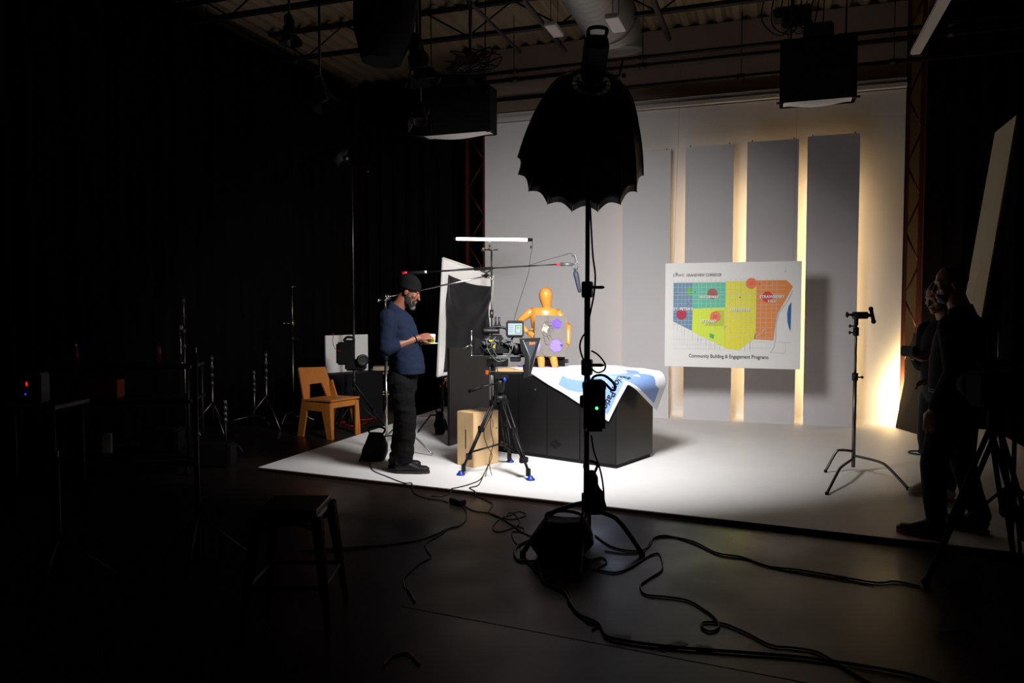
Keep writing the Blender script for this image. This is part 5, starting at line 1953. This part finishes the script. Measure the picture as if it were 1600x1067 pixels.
# right foreground tripod + monitor camera
hd2 = D(1555, 640, 4.35)
tripod('camera_tripod', 'dark tripod in the right foreground beside the tall man', hd2, [G(1447, 915), G(1585, 880), G(1640, 960)], 'matte', 0.018)
t = thing('video_camera', 'dark video camera on the right foreground tripod', 'camera', hd2)
mtc2 = Matrix.Rotation(YAW, 3, 'Z')
b = B(); b.box(hd2 + V((0, 0, 0.12)), (0.26, 0.18, 0.2), mtx=mtc2, bev=0.02); b.box(hd2 + mtc2 @ V((-0.02, 0, 0.27)), (0.18, 0.05, 0.04), mtx=mtc2, bev=0.01); b.build('body', 'matte', t, True)
b = B(); b.lathe(hd2 + mtc2 @ V((0.0, 0.09, 0.12)), mtc2 @ V((0, 1, 0)), [(0, 0.05), (0.1, 0.052), (0.12, 0.07), (0.18, 0.07)], 18); b.build('lens', 'matte', t, True)
b = B(); b.box(hd2 + mtc2 @ V((0.10, -0.1, 0.34)), (0.16, 0.03, 0.12), mtx=mtc2, bev=0.01); b.build('monitor', 'matte', t, True)
b = B(); b.cyl(hd2 + mtc2 @ V((-0.0, -0.02, 0.25)), hd2 + mtc2 @ V((-0.0, -0.02, 0.45)), 0.008); b.build('antenna', 'dullchrome', t, True)
rt2 = thing('light_stand', 'thin dark stand at the far right edge of the photo', 'stand', G(1580, 860))
g2 = G(1580, 860)
b = B(); b.cyl(g2 + V((0, 0, 0.0)), g2 + V((0, 0, 2.0)), 0.014); b.build('pole', 'matte', rt2, True)
for a in (0.4, 2.5, 4.6):
    b = B(); b.tube([g2 + V((0, 0, 0.45)), g2 + V((0.4 * math.cos(a), 0.4 * math.sin(a), 0.012))], 0.010); b.build('leg', 'matte', rt2, True)

# ================================================================ LEFT SIDE: CHAIR, STOOLS, STANDS
ch = thing('plywood_chair', 'low orange plywood chair with an arched cut-out back at the left of the stage', 'chair', (-5.20, 8.02, 0), math.radians(-12))
# local: x forward, y left(back side away), z up
def ply(poly, org, ux, uy, th, name):
    b = B(); b.prism(poly, org, ux, uy, th); return b.build(name, 'chairwood', ch)
b = B(); b.box((0.02, 0, 0.455), (0.50, 0.50, 0.022), rot=(0, -0.03, 0), bev=0.004); b.build('seat', 'chairwood', ch)
for y0 in (-0.25, 0.228):
    poly = [(-0.30, 0.0), (-0.20, 0.0), (-0.13, 0.33), (0.12, 0.33), (0.20, 0.0), (0.28, 0.0), (0.25, 0.43), (-0.22, 0.43)]
    ply(poly, (0, y0 + 0.022, 0), (1, 0, 0), (0, 0, 1), 0.022, 'side_frame')
b = B(); b.box((0.235, 0, 0.405), (0.022, 0.456, 0.07), bev=0.003); b.build('front_rail', 'chairwood', ch)
for y0 in (-0.24, 0.19):
    b = B(); b.prism([(0, 0), (0.05, 0), (0.05, 0.43), (0, 0.43)], (0.238, y0, 0), (0, 1, 0), (0, 0, 1), 0.022); b.build('front_leg', 'chairwood', ch)
ux, uz = V((0, 1, 0)), V((-0.28, 0, 1)).normalized()
poly = [(-0.25, -0.03), (-0.16, -0.03), (-0.10, 0.19), (0.10, 0.19), (0.16, -0.03), (0.25, -0.03), (0.235, 0.16), (0.25, 0.17), (0.215, 0.39), (-0.225, 0.41), (-0.235, 0.2)]
ply(poly, (-0.20, 0, 0.44), ux, uz, 0.022, 'backrest')
b = B(); b.prism([(0, 0), (0.10, 0), (0.02, 0.20), (0, 0.20)], (-0.19, 0.235, 0.46), (1, 0, 0), (0, 0, 1), 0.022); b.build('back_bracket', 'chairwood', ch)


def metal_stool(label, loc, rz, h=0.60, m='dullchrome', ft=0.20, tp_=0.14):
    t = thing('metal_stool', label, 'stool', loc, rz)
    b = B(); b.box((0, 0, h), (tp_ * 2 + 0.02, tp_ * 2 + 0.02, 0.025), bev=0.012); b.box((0, 0, h - 0.03), (tp_ * 2, tp_ * 2, 0.04), bev=0.008); b.build('seat', m, t)
    for sx_ in (-1, 1):
        for sy_ in (-1, 1):
            b = B()
            a, c = V((sx_ * tp_, sy_ * tp_, h - 0.02)), V((sx_ * ft, sy_ * ft, 0.0))
            b.skin([b.ring(a, c - a, 0.032, 8), b.ring(a.lerp(c, 0.5), c - a, 0.024, 8), b.ring(c, c - a, 0.014, 8)], smooth=False)
            b.build('leg', m, t)
    b = B()
    k = 0.62
    r_ = tp_ + (ft - tp_) * k
    z = h * (1 - k)
    for p, q in (((-r_, -r_), (r_, -r_)), ((r_, -r_), (r_, r_)), ((r_, r_), (-r_, r_)), ((-r_, r_), (-r_, -r_))):
        b.bar((*p, z), (*q, z), 0.008, 0.02)
    b.build('brace_ring', m, t); b = B()
    b.bar((-tp_, -tp_, h * 0.85), (tp_, tp_, h * 0.85), 0.006, 0.03); b.bar((-tp_, tp_, h * 0.85), (tp_, -tp_, h * 0.85), 0.006, 0.03)
    b.build('cross_brace', m, t)
    return t


M['darkmetal'] = mat('dark_gunmetal', (70, 56, 46), 0.35, metal=0.9)
M['creammetal'] = mat('cream_metal', (200, 188, 160), 0.35, metal=0.6)
sc = G(455, 795, 0.0)
metal_stool('dark metal stool standing in the left foreground', (-2.29, 3.21, 0), 0.35, 0.58, 'darkmetal', 0.21, 0.145)
metal_stool('pale metal stool behind the man in the beanie', (-5.75, 10.35, 0), 0.5, 0.66, 'creammetal', 0.19, 0.14)

# white board and second camera behind the chair
b = B()
a0, a1 = D(508, 530, 10.4), D(574, 523, 10.9)
a0.z = 0; a1.z = 0
b.bar(a0 + V((0, 0, 0.93)), a1 + V((0, 0, 0.93)), 0.03, 0.52, bev=0.004)
tag(b.build('white_board', 'foam'), 'white board on edge behind the camera near the pale metal stool', 'board')
b = B(); b.box(((a0 + a1) / 2 + V((0, 0.0, 0.33))), (0.95, 0.40, 0.66), rot=(0, 0, math.atan2((a1 - a0).y, (a1 - a0).x)), bev=0.01)
tag(b.build('equipment_case', 'blackfab'), 'dark equipment case under the white board on the left', 'case')
hd3 = D(553, 588, 9.55)
tripod('camera_tripod', 'black tripod between the plywood chair and the pale metal stool', hd3, [G(520, 668), G(602, 668), G(563, 652)], 'black', 0.011)
t = thing('video_camera', 'black video camera in front of the white board on the left', 'camera', hd3)
b = B()
for px, py, wx, hz in ((540, 552, 0.20, 0.28), (545, 540, 0.12, 0.14), (556, 570, 0.24, 0.14)):
    b.box(D(px, py, 9.5), (wx, 0.2, hz), mtx=mtc2, bev=0.02)
b.build('body', 'black', t, True)
b = B(); b.tube(spline([D(537, 533, 9.5), D(542, 527, 9.5), D(552, 528, 9.5), D(553, 534, 9.5)], 5), 0.016, 8); b.build('top_handle', 'black', t, True)
b = B(); cc = D(564, 562, 9.45); b.lathe(cc, mtc2 @ V((0.4, -0.9, 0)), [(0, 0.06), (0.1, 0.075), (0.12, 0.07), (0.10, 0.04)], 20); b.build('lens', 'black', t, True)
b = B(); b.tube(spline([D(521, 520, 9.4), D(520, 535, 9.4), D(524, 545, 9.4), D(532, 549, 9.4)], 5), 0.004, 6); b.build('cable', 'cable_red', t, True)

# tall stand with lamp (551)
g3 = G(554, 664)
ts = thing('light_stand', 'very tall thin stand with a lamp arm, left of the man in the beanie', 'stand', g3)
tz = D(551, 262, (g3 - _C).dot(_F)).z
b = B(); b.cyl(g3 + V((0, 0, 0.03)), (g3.x, g3.y, 1.6), 0.016); b.cyl((g3.x, g3.y, 1.5), (g3.x, g3.y, tz), 0.011); b.build('pole', 'dullchrome', ts, True)
b = B(); b.cyl(V((g3.x, g3.y, tz)), D(515, 235, 8.7), 0.012); b.cyl(V((g3.x, g3.y, tz)), D(575, 268, 8.9), 0.01); b.build('arm', 'black', ts, True)
for a in (0.3, 2.4, 4.5):
    b = B(); b.tube([g3 + V((0, 0, 0.35)), g3 + V((0.35 * math.cos(a), 0.35 * math.sin(a), 0.012))], 0.01); b.build('leg', 'black', ts, True)
hanging = thing('stage_lamp', 'small dark lamp at the end of the very tall stand arm', 'stage light', D(530, 238, 8.75))
b = B(); b.lathe(D(530, 240, 8.75), (-0.5, -0.3, -0.7), [(-0.1, 0.05), (0, 0.08), (0.12, 0.09), (0.12, 0.07), (0.05, 0.03)], 16); b.build('lamp_housing', 'black', hanging, True)
b = B(); b.ball(D(541, 247, 8.75), 0.03); b.build('swivel', 'dullchrome', hanging, True)

# chrome stands along the left drape
pole = cstand('light_stand', 'tall chrome pole stand just left of the plywood chair', (-6.24, 8.74, 0), 1.86, 0.6, 'dullchrome', 0.30, head=False)
b = B(); b.cyl((0, 0, 1.30), (0, 0, 1.42), 0.028); b.cyl((0, 0, 1.36), (-0.10, -0.03, 1.36), 0.008); b.ball((-0.11, -0.03, 1.36), 0.022); b.cyl((0, 0, 1.84), (0, 0, 1.87), 0.02); b.cyl((-0.03, 0, 1.865), (0.05, 0, 1.865), 0.006); b.build('clamp', 'dullchrome', pole)


def folded(label, px, ytop, ybot, lean=0.0, arm=True, wide=True, m='dullchrome'):
    g_ = G(px, ybot)
    dep = (g_ - _C).dot(_F)
    h = D(px, ytop, dep).z
    t = thing('light_stand', label, 'stand', g_)
    b = B(); b.cyl(g_ + V((0, 0, 0.02)), (g_.x + lean, g_.y, h * 0.75), 0.014); b.cyl((g_.x + lean * 0.7, g_.y, h * 0.7), (g_.x + lean, g_.y, h), 0.010); b.build('pole', m, t, True)
    for k in range(4):
        z = h * (0.62 + 0.1 * k)
        b = B()
        b.cyl((g_.x + lean * 0.8, g_.y, z), (g_.x + lean * 0.8, g_.y, z + 0.05), 0.019)
        b.ball((g_.x + 0.026, g_.y - 0.012, z + 0.02), 0.010, sub=1)
        b.build('collar', 'greymetal', t, True)
    if wide:
        for a, L in ((-0.5, 0.40), (1.7, 0.28), (3.7, 0.32)):
            d_ = V((math.cos(a), math.sin(a), 0))
            b = B(); b.tube([g_ + V((0, 0, h * 0.42)), g_ + d_ * L * 0.5 + V((0, 0, h * 0.22)), g_ + d_ * L + V((0, 0, 0.012))], 0.011, 8); b.build('leg', m, t, True)
        b = B(); b.bar(g_ + V((0, 0, h * 0.12)), g_ + V((0.16, -0.08, h * 0.24)), 0.012, 0.03); b.bar(g_ + V((0, 0, h * 0.12)), g_ + V((-0.16, 0.06, h * 0.2)), 0.012, 0.02); b.build('brace', m, t, True)
    else:
        for a, L in ((0.4, 0.2), (2.5, 0.2), (4.0, 0.35)):
            d_ = V((math.cos(a), math.sin(a), 0))
            b = B(); b.tube([g_ + V((0, 0, 0.16)), g_ + d_ * L * 0.7 + V((0, 0, 0.12)), g_ + d_ * L + V((0, 0, 0.012))], 0.009, 8); b.build('leg', m, t, True)
    return t


folded('short chrome folding stand second left of the plywood chair', 417, 548, 668)
folded('thin bent-leg stand between the two short chrome folding stands', 398, 578, 668, wide=False)
folded('short chrome folding stand nearest the dark equipment cart', 333, 553, 682)
folded('tall dark stand with a clamp top behind the equipment cart', 291, 455, 690, wide=False)
folded('dark thin upright stand at the left foreground of the cart', 353, 625, 716, wide=False, m='black')

# equipment cart on the far left
ct = thing('equipment_cart', 'dark equipment cart loaded with gear at the far left', 'cart', (-6.6, 5.9, 0))
c0 = G(215, 745)
for nm, z in (('upper_shelf', 1.02), ('middle_shelf', 0.70), ('lower_shelf', 0.18)):
    b = B(); b.box(c0 + V((-0.35, 0.1, z)), (1.5, 0.6, 0.03), rot=(0, 0, 0.5), bev=0.005); b.build(nm, 'black', ct, True)
Rz5 = Matrix.Rotation(0.5, 3, 'Z')
for sx_ in (-0.72, 0.72):
    for sy_ in (-0.27, 0.27):
        q = c0 + V((-0.35, 0.1, 0)) + Rz5 @ V((sx_, sy_, 0))
        b = B(); b.cyl(q + V((0, 0, 0.06)), q + V((0, 0, 1.06)), 0.016); b.build('post', 'black', ct, True)
        b = B(); b.cyl(q + V((-0.015, 0, 0.05)), q + V((0.015, 0, 0.05)), 0.048, seg=14); b.build('wheel', 'rubber', ct, True)
cc0 = c0 + V((-0.35, 0.1, 0))


def on_cart(sx_, sy_, z):
    return cc0 + Rz5 @ V((sx_, sy_, 0)) + V((0, 0, z + 0.0155))


t = thing('water_bottle', 'dark red bottle on top of the equipment cart', 'bottle', on_cart(0.38, 0, 1.02))
b = B(); b.lathe(on_cart(0.38, 0, 1.02), (0, 0, 1), [(0, 0.035), (0.15, 0.037), (0.18, 0.02)], 16); b.build('bottle_body', 'toolred', t, True)
b = B(); b.cyl(on_cart(0.38, 0, 1.20), on_cart(0.38, 0, 1.225), 0.02); b.build('cap', 'black', t, True)
t = thing('gooseneck_lamp', 'chrome upright gadget on the right end of the cart top', 'lamp', on_cart(0.58, 0.05, 1.02))
b = B(); q = on_cart(0.58, 0.05, 1.02); b.cyl(q, q + V((0, 0, 0.01)), 0.05); b.tube([q, q + V((0.0, 0, 0.2)), q + V((-0.01, 0, 0.3))], 0.012, 8); b.build('stem', 'chrome', t, True)
b = B(); b.ball(q + V((-0.01, 0, 0.35)), 0.04); b.build('lamp_head', 'dullchrome', t, True)
t = thing('spray_can', 'slim metal canister on the left of the cart top', 'canister', on_cart(-0.35, 0, 1.02))
b = B(); q = on_cart(-0.35, 0, 1.02); b.cyl(q, q + V((0, 0, 0.17)), 0.03); b.build('can', 'toolred', t, True)
b = B(); b.cyl(q + V((0, 0, 0.17)), q + V((0, 0, 0.2)), 0.018); b.build('nozzle', 'chrome', t, True)
b = B(); b.box(on_cart(-0.10, 0, 0.70) + V((0, 0, 0.09)), (0.30, 0.22, 0.17), rot=(0, 0, 0.5), bev=0.008)
tag(b.build('parts_box', 'rustbox'), 'dark orange box on the middle shelf of the cart', 'box')
b = B(); b.box(on_cart(-0.05, -0.1, 0.18) + V((0, 0, 0.10)), (0.08, 0.05, 0.19), rot=(0, 0, 0.5), bev=0.006)
tag(b.build('power_strip', 'paintpale'), 'grey power strip standing on the lower shelf of the cart', 'power strip')
b = B(); b.box(on_cart(0.42, 0.0, 0.18) + V((0, 0, 0.11)), (0.34, 0.3, 0.21), rot=(0, 0, 0.5), bev=0.02)
tag(b.build('equipment_bag', 'blackfab'), 'black bag on the lower shelf of the cart', 'bag')
# wireless receiver with LEDs, far left
q = D(50, 605, 5.6)
t = thing('battery_charger', 'dark charger with a red and a blue light at the far left', 'charger', q - V((0, 0, 0.1)))
b = B(); b.box(q, (0.20, 0.12, 0.22), mtx=mtc2, bev=0.01); b.build('housing', 'black', t, True)
f0 = q + mtc2 @ V((0.0, -0.062, 0))
b = B(); b.ball(f0 + V((0, 0, 0.03)), (0.008, 0.004, 0.017)); b.build('red_light', 'led_red', t, True)
b = B(); b.ball(f0 + mtc2 @ V((-0.01, 0, -0.045)), (0.006, 0.004, 0.007)); b.build('blue_light', 'led_blue', t, True)
ct2 = thing('side_table', 'dark small table under the charger at the far left', 'table', (q.x, q.y, 0))
b = B(); b.box((q.x, q.y, q.z - 0.125), (0.6, 0.45, 0.03), mtx=mtc2, bev=0.004); b.build('table_top', 'black', ct2, True)
for sx_ in (-0.26, 0.26):
    for sy_ in (-0.18, 0.18):
        v = mtc2 @ V((sx_, sy_, 0)); b = B(); b.cyl((q.x + v.x, q.y + v.y, 0), (q.x + v.x, q.y + v.y, q.z - 0.14), 0.016); b.build('leg', 'black', ct2, True)
# foreground dark poles
for lab, px, yt, dep in (('dark stand pole in the left foreground in front of the cart', 304, 552, 4.6), ('chrome-tipped stand post at the far left foreground', 88, 716, 4.2)):
    p = D(px, yt, dep)
    t = thing('light_stand', lab, 'stand', (p.x, p.y, 0))
    b = B(); b.cyl((p.x, p.y, 0.02), p, 0.016); b.build('pole', 'black', t, True)
    b = B(); b.cyl(p, p + V((0, 0, 0.03)), 0.012); b.ball(p + V((0, 0, 0.03)), 0.014); b.build('tip', 'dullchrome', t, True)
    for a in (1.0, 3.1, 5.2):
        b = B(); b.tube([(p.x, p.y, 0.30), (p.x + 0.3 * math.cos(a), p.y + 0.3 * math.sin(a), 0.012)], 0.010); b.build('leg', 'black', t, True)
b = B(); q = G(338, 728); b.box(q + V((0, 0, 0.12)), (0.34, 0.24, 0.22), rot=(0, 0, 0.4), bev=0.02)
tag(b.build('equipment_case', 'black'), 'black case on the floor beside the left foreground stand pole', 'case')

# black bag by the man
bg = sandbag('black shoulder bag on the stage behind the man in the beanie', G(582, 722, SZ) + V((-0.03, 0.08, 0)), 0.30, 0.28, 0.18, YAW, 'camera_bag', taper=0.62, lean=0.03, slump=0.02)
bg['category'] = 'bag'

# ================================================================ CABLES
def cable(label, pts, r=0.0045, m='cable', name='power_cable', z=None, n=7, stage=False):
    P_ = []
    for q in pts:
        if len(q) == 2:
            zz = SZ if stage else 0.0
            P_.append(G(q[0], q[1], zz) + V((0, 0, r + 0.0005)))
        else:
            P_.append(V(q[2]))
    b = B(); b.tube(spline(P_, n), r, 7)
    return tag(b.build(name, m), label, 'cable')


def front_edge_y(x):
    return fl.y + (fr.y - fl.y) * (x - fl.x) / (fr.x - fl.x)


def cable2(label, px, r=0.0045, m='cable', name='power_cable', n=10):
    """cable lying on stage or floor, rising over the stage edge"""
    P_ = []
    for q in px:
        g_ = G(q[0], q[1], 0.0)
        s_ = G(q[0], q[1], SZ)
        on = s_.y > front_edge_y(s_.x) and s_.x > -4.75
        P_.append((s_ if on else g_) + V((0, 0, r + 0.001)))
    sp_ = spline(P_, n)
    for v in sp_:
        on = v.y > front_edge_y(v.x) - 0.012 and v.x > -4.75
        v.z = (SZ if on else 0.0) + r + 0.001
    b = B(); b.tube(sp_, r, 7)
    return tag(b.build(name, m), label, 'cable')


cable2('thin black cable from the shoulder bag to the power brick at the stage edge', [(578, 722), (582, 735), (604, 745), (630, 755), (643, 762), (648, 772), (665, 779), (690, 783), (700, 786)])
cable2('black cable looping from the tripod across the stage edge', [(764, 724), (752, 748), (735, 757), (717, 762), (704, 771), (690, 776), (672, 776), (671, 782)])
cable2('second black cable from the tripod down over the stage edge', [(756, 742), (748, 758), (737, 762), (734, 770), (745, 776), (765, 785), (770, 790), (764, 800), (775, 808), (800, 812), (822, 806), (812, 800), (800, 803)])
cable2('black cable running from the power brick to the cable tangle', [(724, 790), (740, 799), (770, 804), (795, 818), (815, 832), (835, 840), (860, 842)])
cable2('coiled tangle of black cable on the floor left of the softbox stand', [(800, 805), (780, 812), (770, 825), (778, 832), (800, 826), (812, 818), (806, 806), (795, 802), (790, 812), (803, 822), (818, 826), (815, 832), (800, 832), (803, 845), (812, 856)], 0.004)
cable2('black cable drifting left from the power brick across the dark floor', [(722, 792), (728, 800), (728, 812), (718, 822), (700, 827), (680, 836), (650, 846), (600, 853), (530, 858), (470, 862)])
cable2('thin black cable trailing down the left floor', [(700, 827), (685, 838), (665, 850), (668, 862), (673, 872), (655, 882), (640, 895), (630, 905), (632, 920)], 0.004)
cable2('black cable running right from the softbox stand to the right tripod', [(930, 838), (955, 855), (985, 862), (1005, 860), (1016, 852), (1022, 842), (1050, 840), (1085, 848), (1120, 865), (1160, 872), (1200, 886), (1250, 892), (1310, 902), (1370, 912), (1400, 910), (1438, 918)], 0.0055)
cable2('second cable beside the one running right from the softbox stand', [(945, 862), (975, 866), (1003, 864), (1014, 850), (1024, 840), (1045, 838), (1085, 851), (1125, 869), (1165, 875), (1210, 889), (1290, 903), (1365, 915)], 0.004)
cable2('black cable looping widely across the right foreground floor', [(925, 890), (960, 896), (985, 888), (1010, 872), (1028, 866), (1035, 880), (1033, 893), (1015, 905), (1001, 916), (1008, 930), (1040, 934), (1075, 940), (1100, 954), (1118, 968), (1123, 982), (1110, 988), (1097, 982), (1100, 974), (1130, 976), (1165, 990), (1205, 1010), (1240, 1014), (1280, 1022), (1330, 1052), (1370, 1075)], 0.0055)
cable2('thick black cable snaking from the softbox stand to the lower right', [(860, 836), (830, 845), (808, 855), (804, 868), (812, 878), (840, 880), (845, 895), (850, 912), (880, 926), (892, 946), (905, 962), (935, 976), (948, 996), (985, 1005), (1060, 1014), (1150, 1021), (1240, 1028), (1330, 1040), (1420, 1056), (1480, 1075)], 0.0075)
cable2('thin cable crossing the thick one left of the softbox stand', [(822, 878), (838, 895), (848, 908), (875, 912), (890, 930), (888, 944), (905, 962), (920, 975), (937, 977), (925, 985)], 0.004)
cable2('small black cable coil under the softbox stand', [(862, 872), (870, 858), (890, 858), (900, 870), (885, 880), (868, 876), (878, 862), (905, 862), (920, 875), (940, 872), (948, 880), (935, 888)], 0.004)
cable2('red cable coiled on the floor behind the plywood chair', [(520, 664), (545, 657), (568, 655), (572, 661), (550, 666), (536, 662), (548, 657), (575, 656), (590, 650), (572, 644), (560, 640)], 0.006, 'cable_red')
cable2('red cable running behind the man toward the desk', [(640, 655), (660, 651), (680, 650), (692, 648)], 0.005, 'cable_red')
cable2('dark red cable in the left foreground corner of the floor', [(600, 1040), (612, 1028), (636, 1022), (656, 1040)], 0.005, 'cable_red')
cable2('faint red cable end on the floor below the thin trailing cable', [(636, 922), (642, 930), (648, 942)], 0.006, 'cable_red')

b = B(); q = G(715, 788); mtb = Matrix.Rotation(-0.5, 3, 'Z'); b.box(q + V((0, 0, 0.024)), (0.15, 0.07, 0.045), mtx=mtb, bev=0.008)
tag(b.build('power_brick', 'black'), 'black power brick lying at the front edge of the stage', 'power adapter')

# vertical cables on the camera tripod
for lab, pts in (('black cable hanging from the cinema camera down the tripod', [(766, 560, -0.10), (770, 600, -0.14), (764, 640, -0.16), (752, 668, -0.18), (756, 690, -0.18), (764, 705, -0.20), (757, 725, -0.22), (754, 742, -0.22)]),
                 ('second black cable hanging beside the tripod leg', [(768, 555, -0.09), (774, 600, -0.13), (762, 650, -0.15), (763, 672, -0.17), (766, 688, -0.19), (760, 712, -0.2), (762, 730, -0.20), (764, 736, -0.20)])):
    P_ = [root_matrix(tp) @ rl(x, y, dy) for x, y, dy in pts]
    for p in P_:
        p.z = max(p.z, SZ + 0.006)
    b = B(); b.tube(spline(P_, 7), 0.0038, 6)
    tag(b.build('camera_cable', 'cable'), lab, 'cable')
# cables on the softbox stand
for lab, pts, r in (('black cable draped down the upper softbox stand', [(922, 318), (926, 395), (930, 430), (928, 460), (921, 495), (914, 530)], 0.006),
                    ('black cable looping out left of the softbox stand', [(917, 520), (911, 525), (906, 540), (910, 558), (918, 570), (924, 582)], 0.006),
                    ('black cable looping out right of the softbox stand', [(924, 548), (935, 555), (945, 568), (944, 578), (933, 582), (922, 576), (921, 592)], 0.006),
                    ('black cable hanging from the power pack to the sandbag', [(924, 680), (928, 705), (938, 735), (943, 765), (943, 790)], 0.006)):
    P_ = [D(x, y, 5.02) for x, y in pts]
    b = B(); b.tube(spline(P_, 7), r, 7)
    tag(b.build('hanging_cable', 'cable'), lab, 'cable')

# tape pieces
for lab, q, s, rz in (('square of dark tape on the floor near the lower right cables', (970, 996), (0.10, 0.05), 0.2), ('dark tape strip over the lower right cable', (1050, 1010), (0.16, 0.05), 0.9),
                     ('dark tape square right of the tape strip over the cable', (1100, 1015), (0.07, 0.09), 0.1), ('small dark tape holding the long right cable', (1316, 902), (0.07, 0.05), 0.3)):
    b = B(); g_ = G(*q); b.box(g_ + V((0, 0, 0.001)), (s[0], s[1], 0.002), rot=(0, 0, rz))
    tag(b.build('tape_strip', 'tape'), lab, 'tape')

# groups of look-alike things
GROUPS = {'wall_panel': 'tall panels on the white wall', 'lighting_pipe': 'pipes under the ceiling', 'stage_curtain': 'black drapes around the room',
          'truss_column': 'red lattice columns beside the white wall', 'ceiling_fixture': 'pale ceiling fixtures', 'overhead_softbox': 'black soft lights under the ceiling',
          'stage_lamp': 'dark stage lamps', 'sandbag': 'black sandbags', 'grip_stand': 'grip stands on the stage', 'light_stand': 'light stands', 'tape_strip': 'tape pieces on the floor',
          'metal_stool': 'metal stools', 'camera_tripod': 'camera tripods', 'video_camera': 'video cameras off the stage', 'power_cable': 'cables on the floor',
          'hanging_cable': 'cables on the softbox stand', 'camera_cable': 'cables hanging from the cinema camera', 'paper_print': 'papers on the desk',
          'person': 'people in the studio', 'equipment_case': 'dark equipment cases', 'ceiling_hoist': 'rigging above the soft lights'}
for o in COL.objects:
    if o.parent is None and 'label' in o and 'group' not in o:
        k = o.name.split('.')[0]
        if k in GROUPS:
            o['group'] = GROUPS[k]
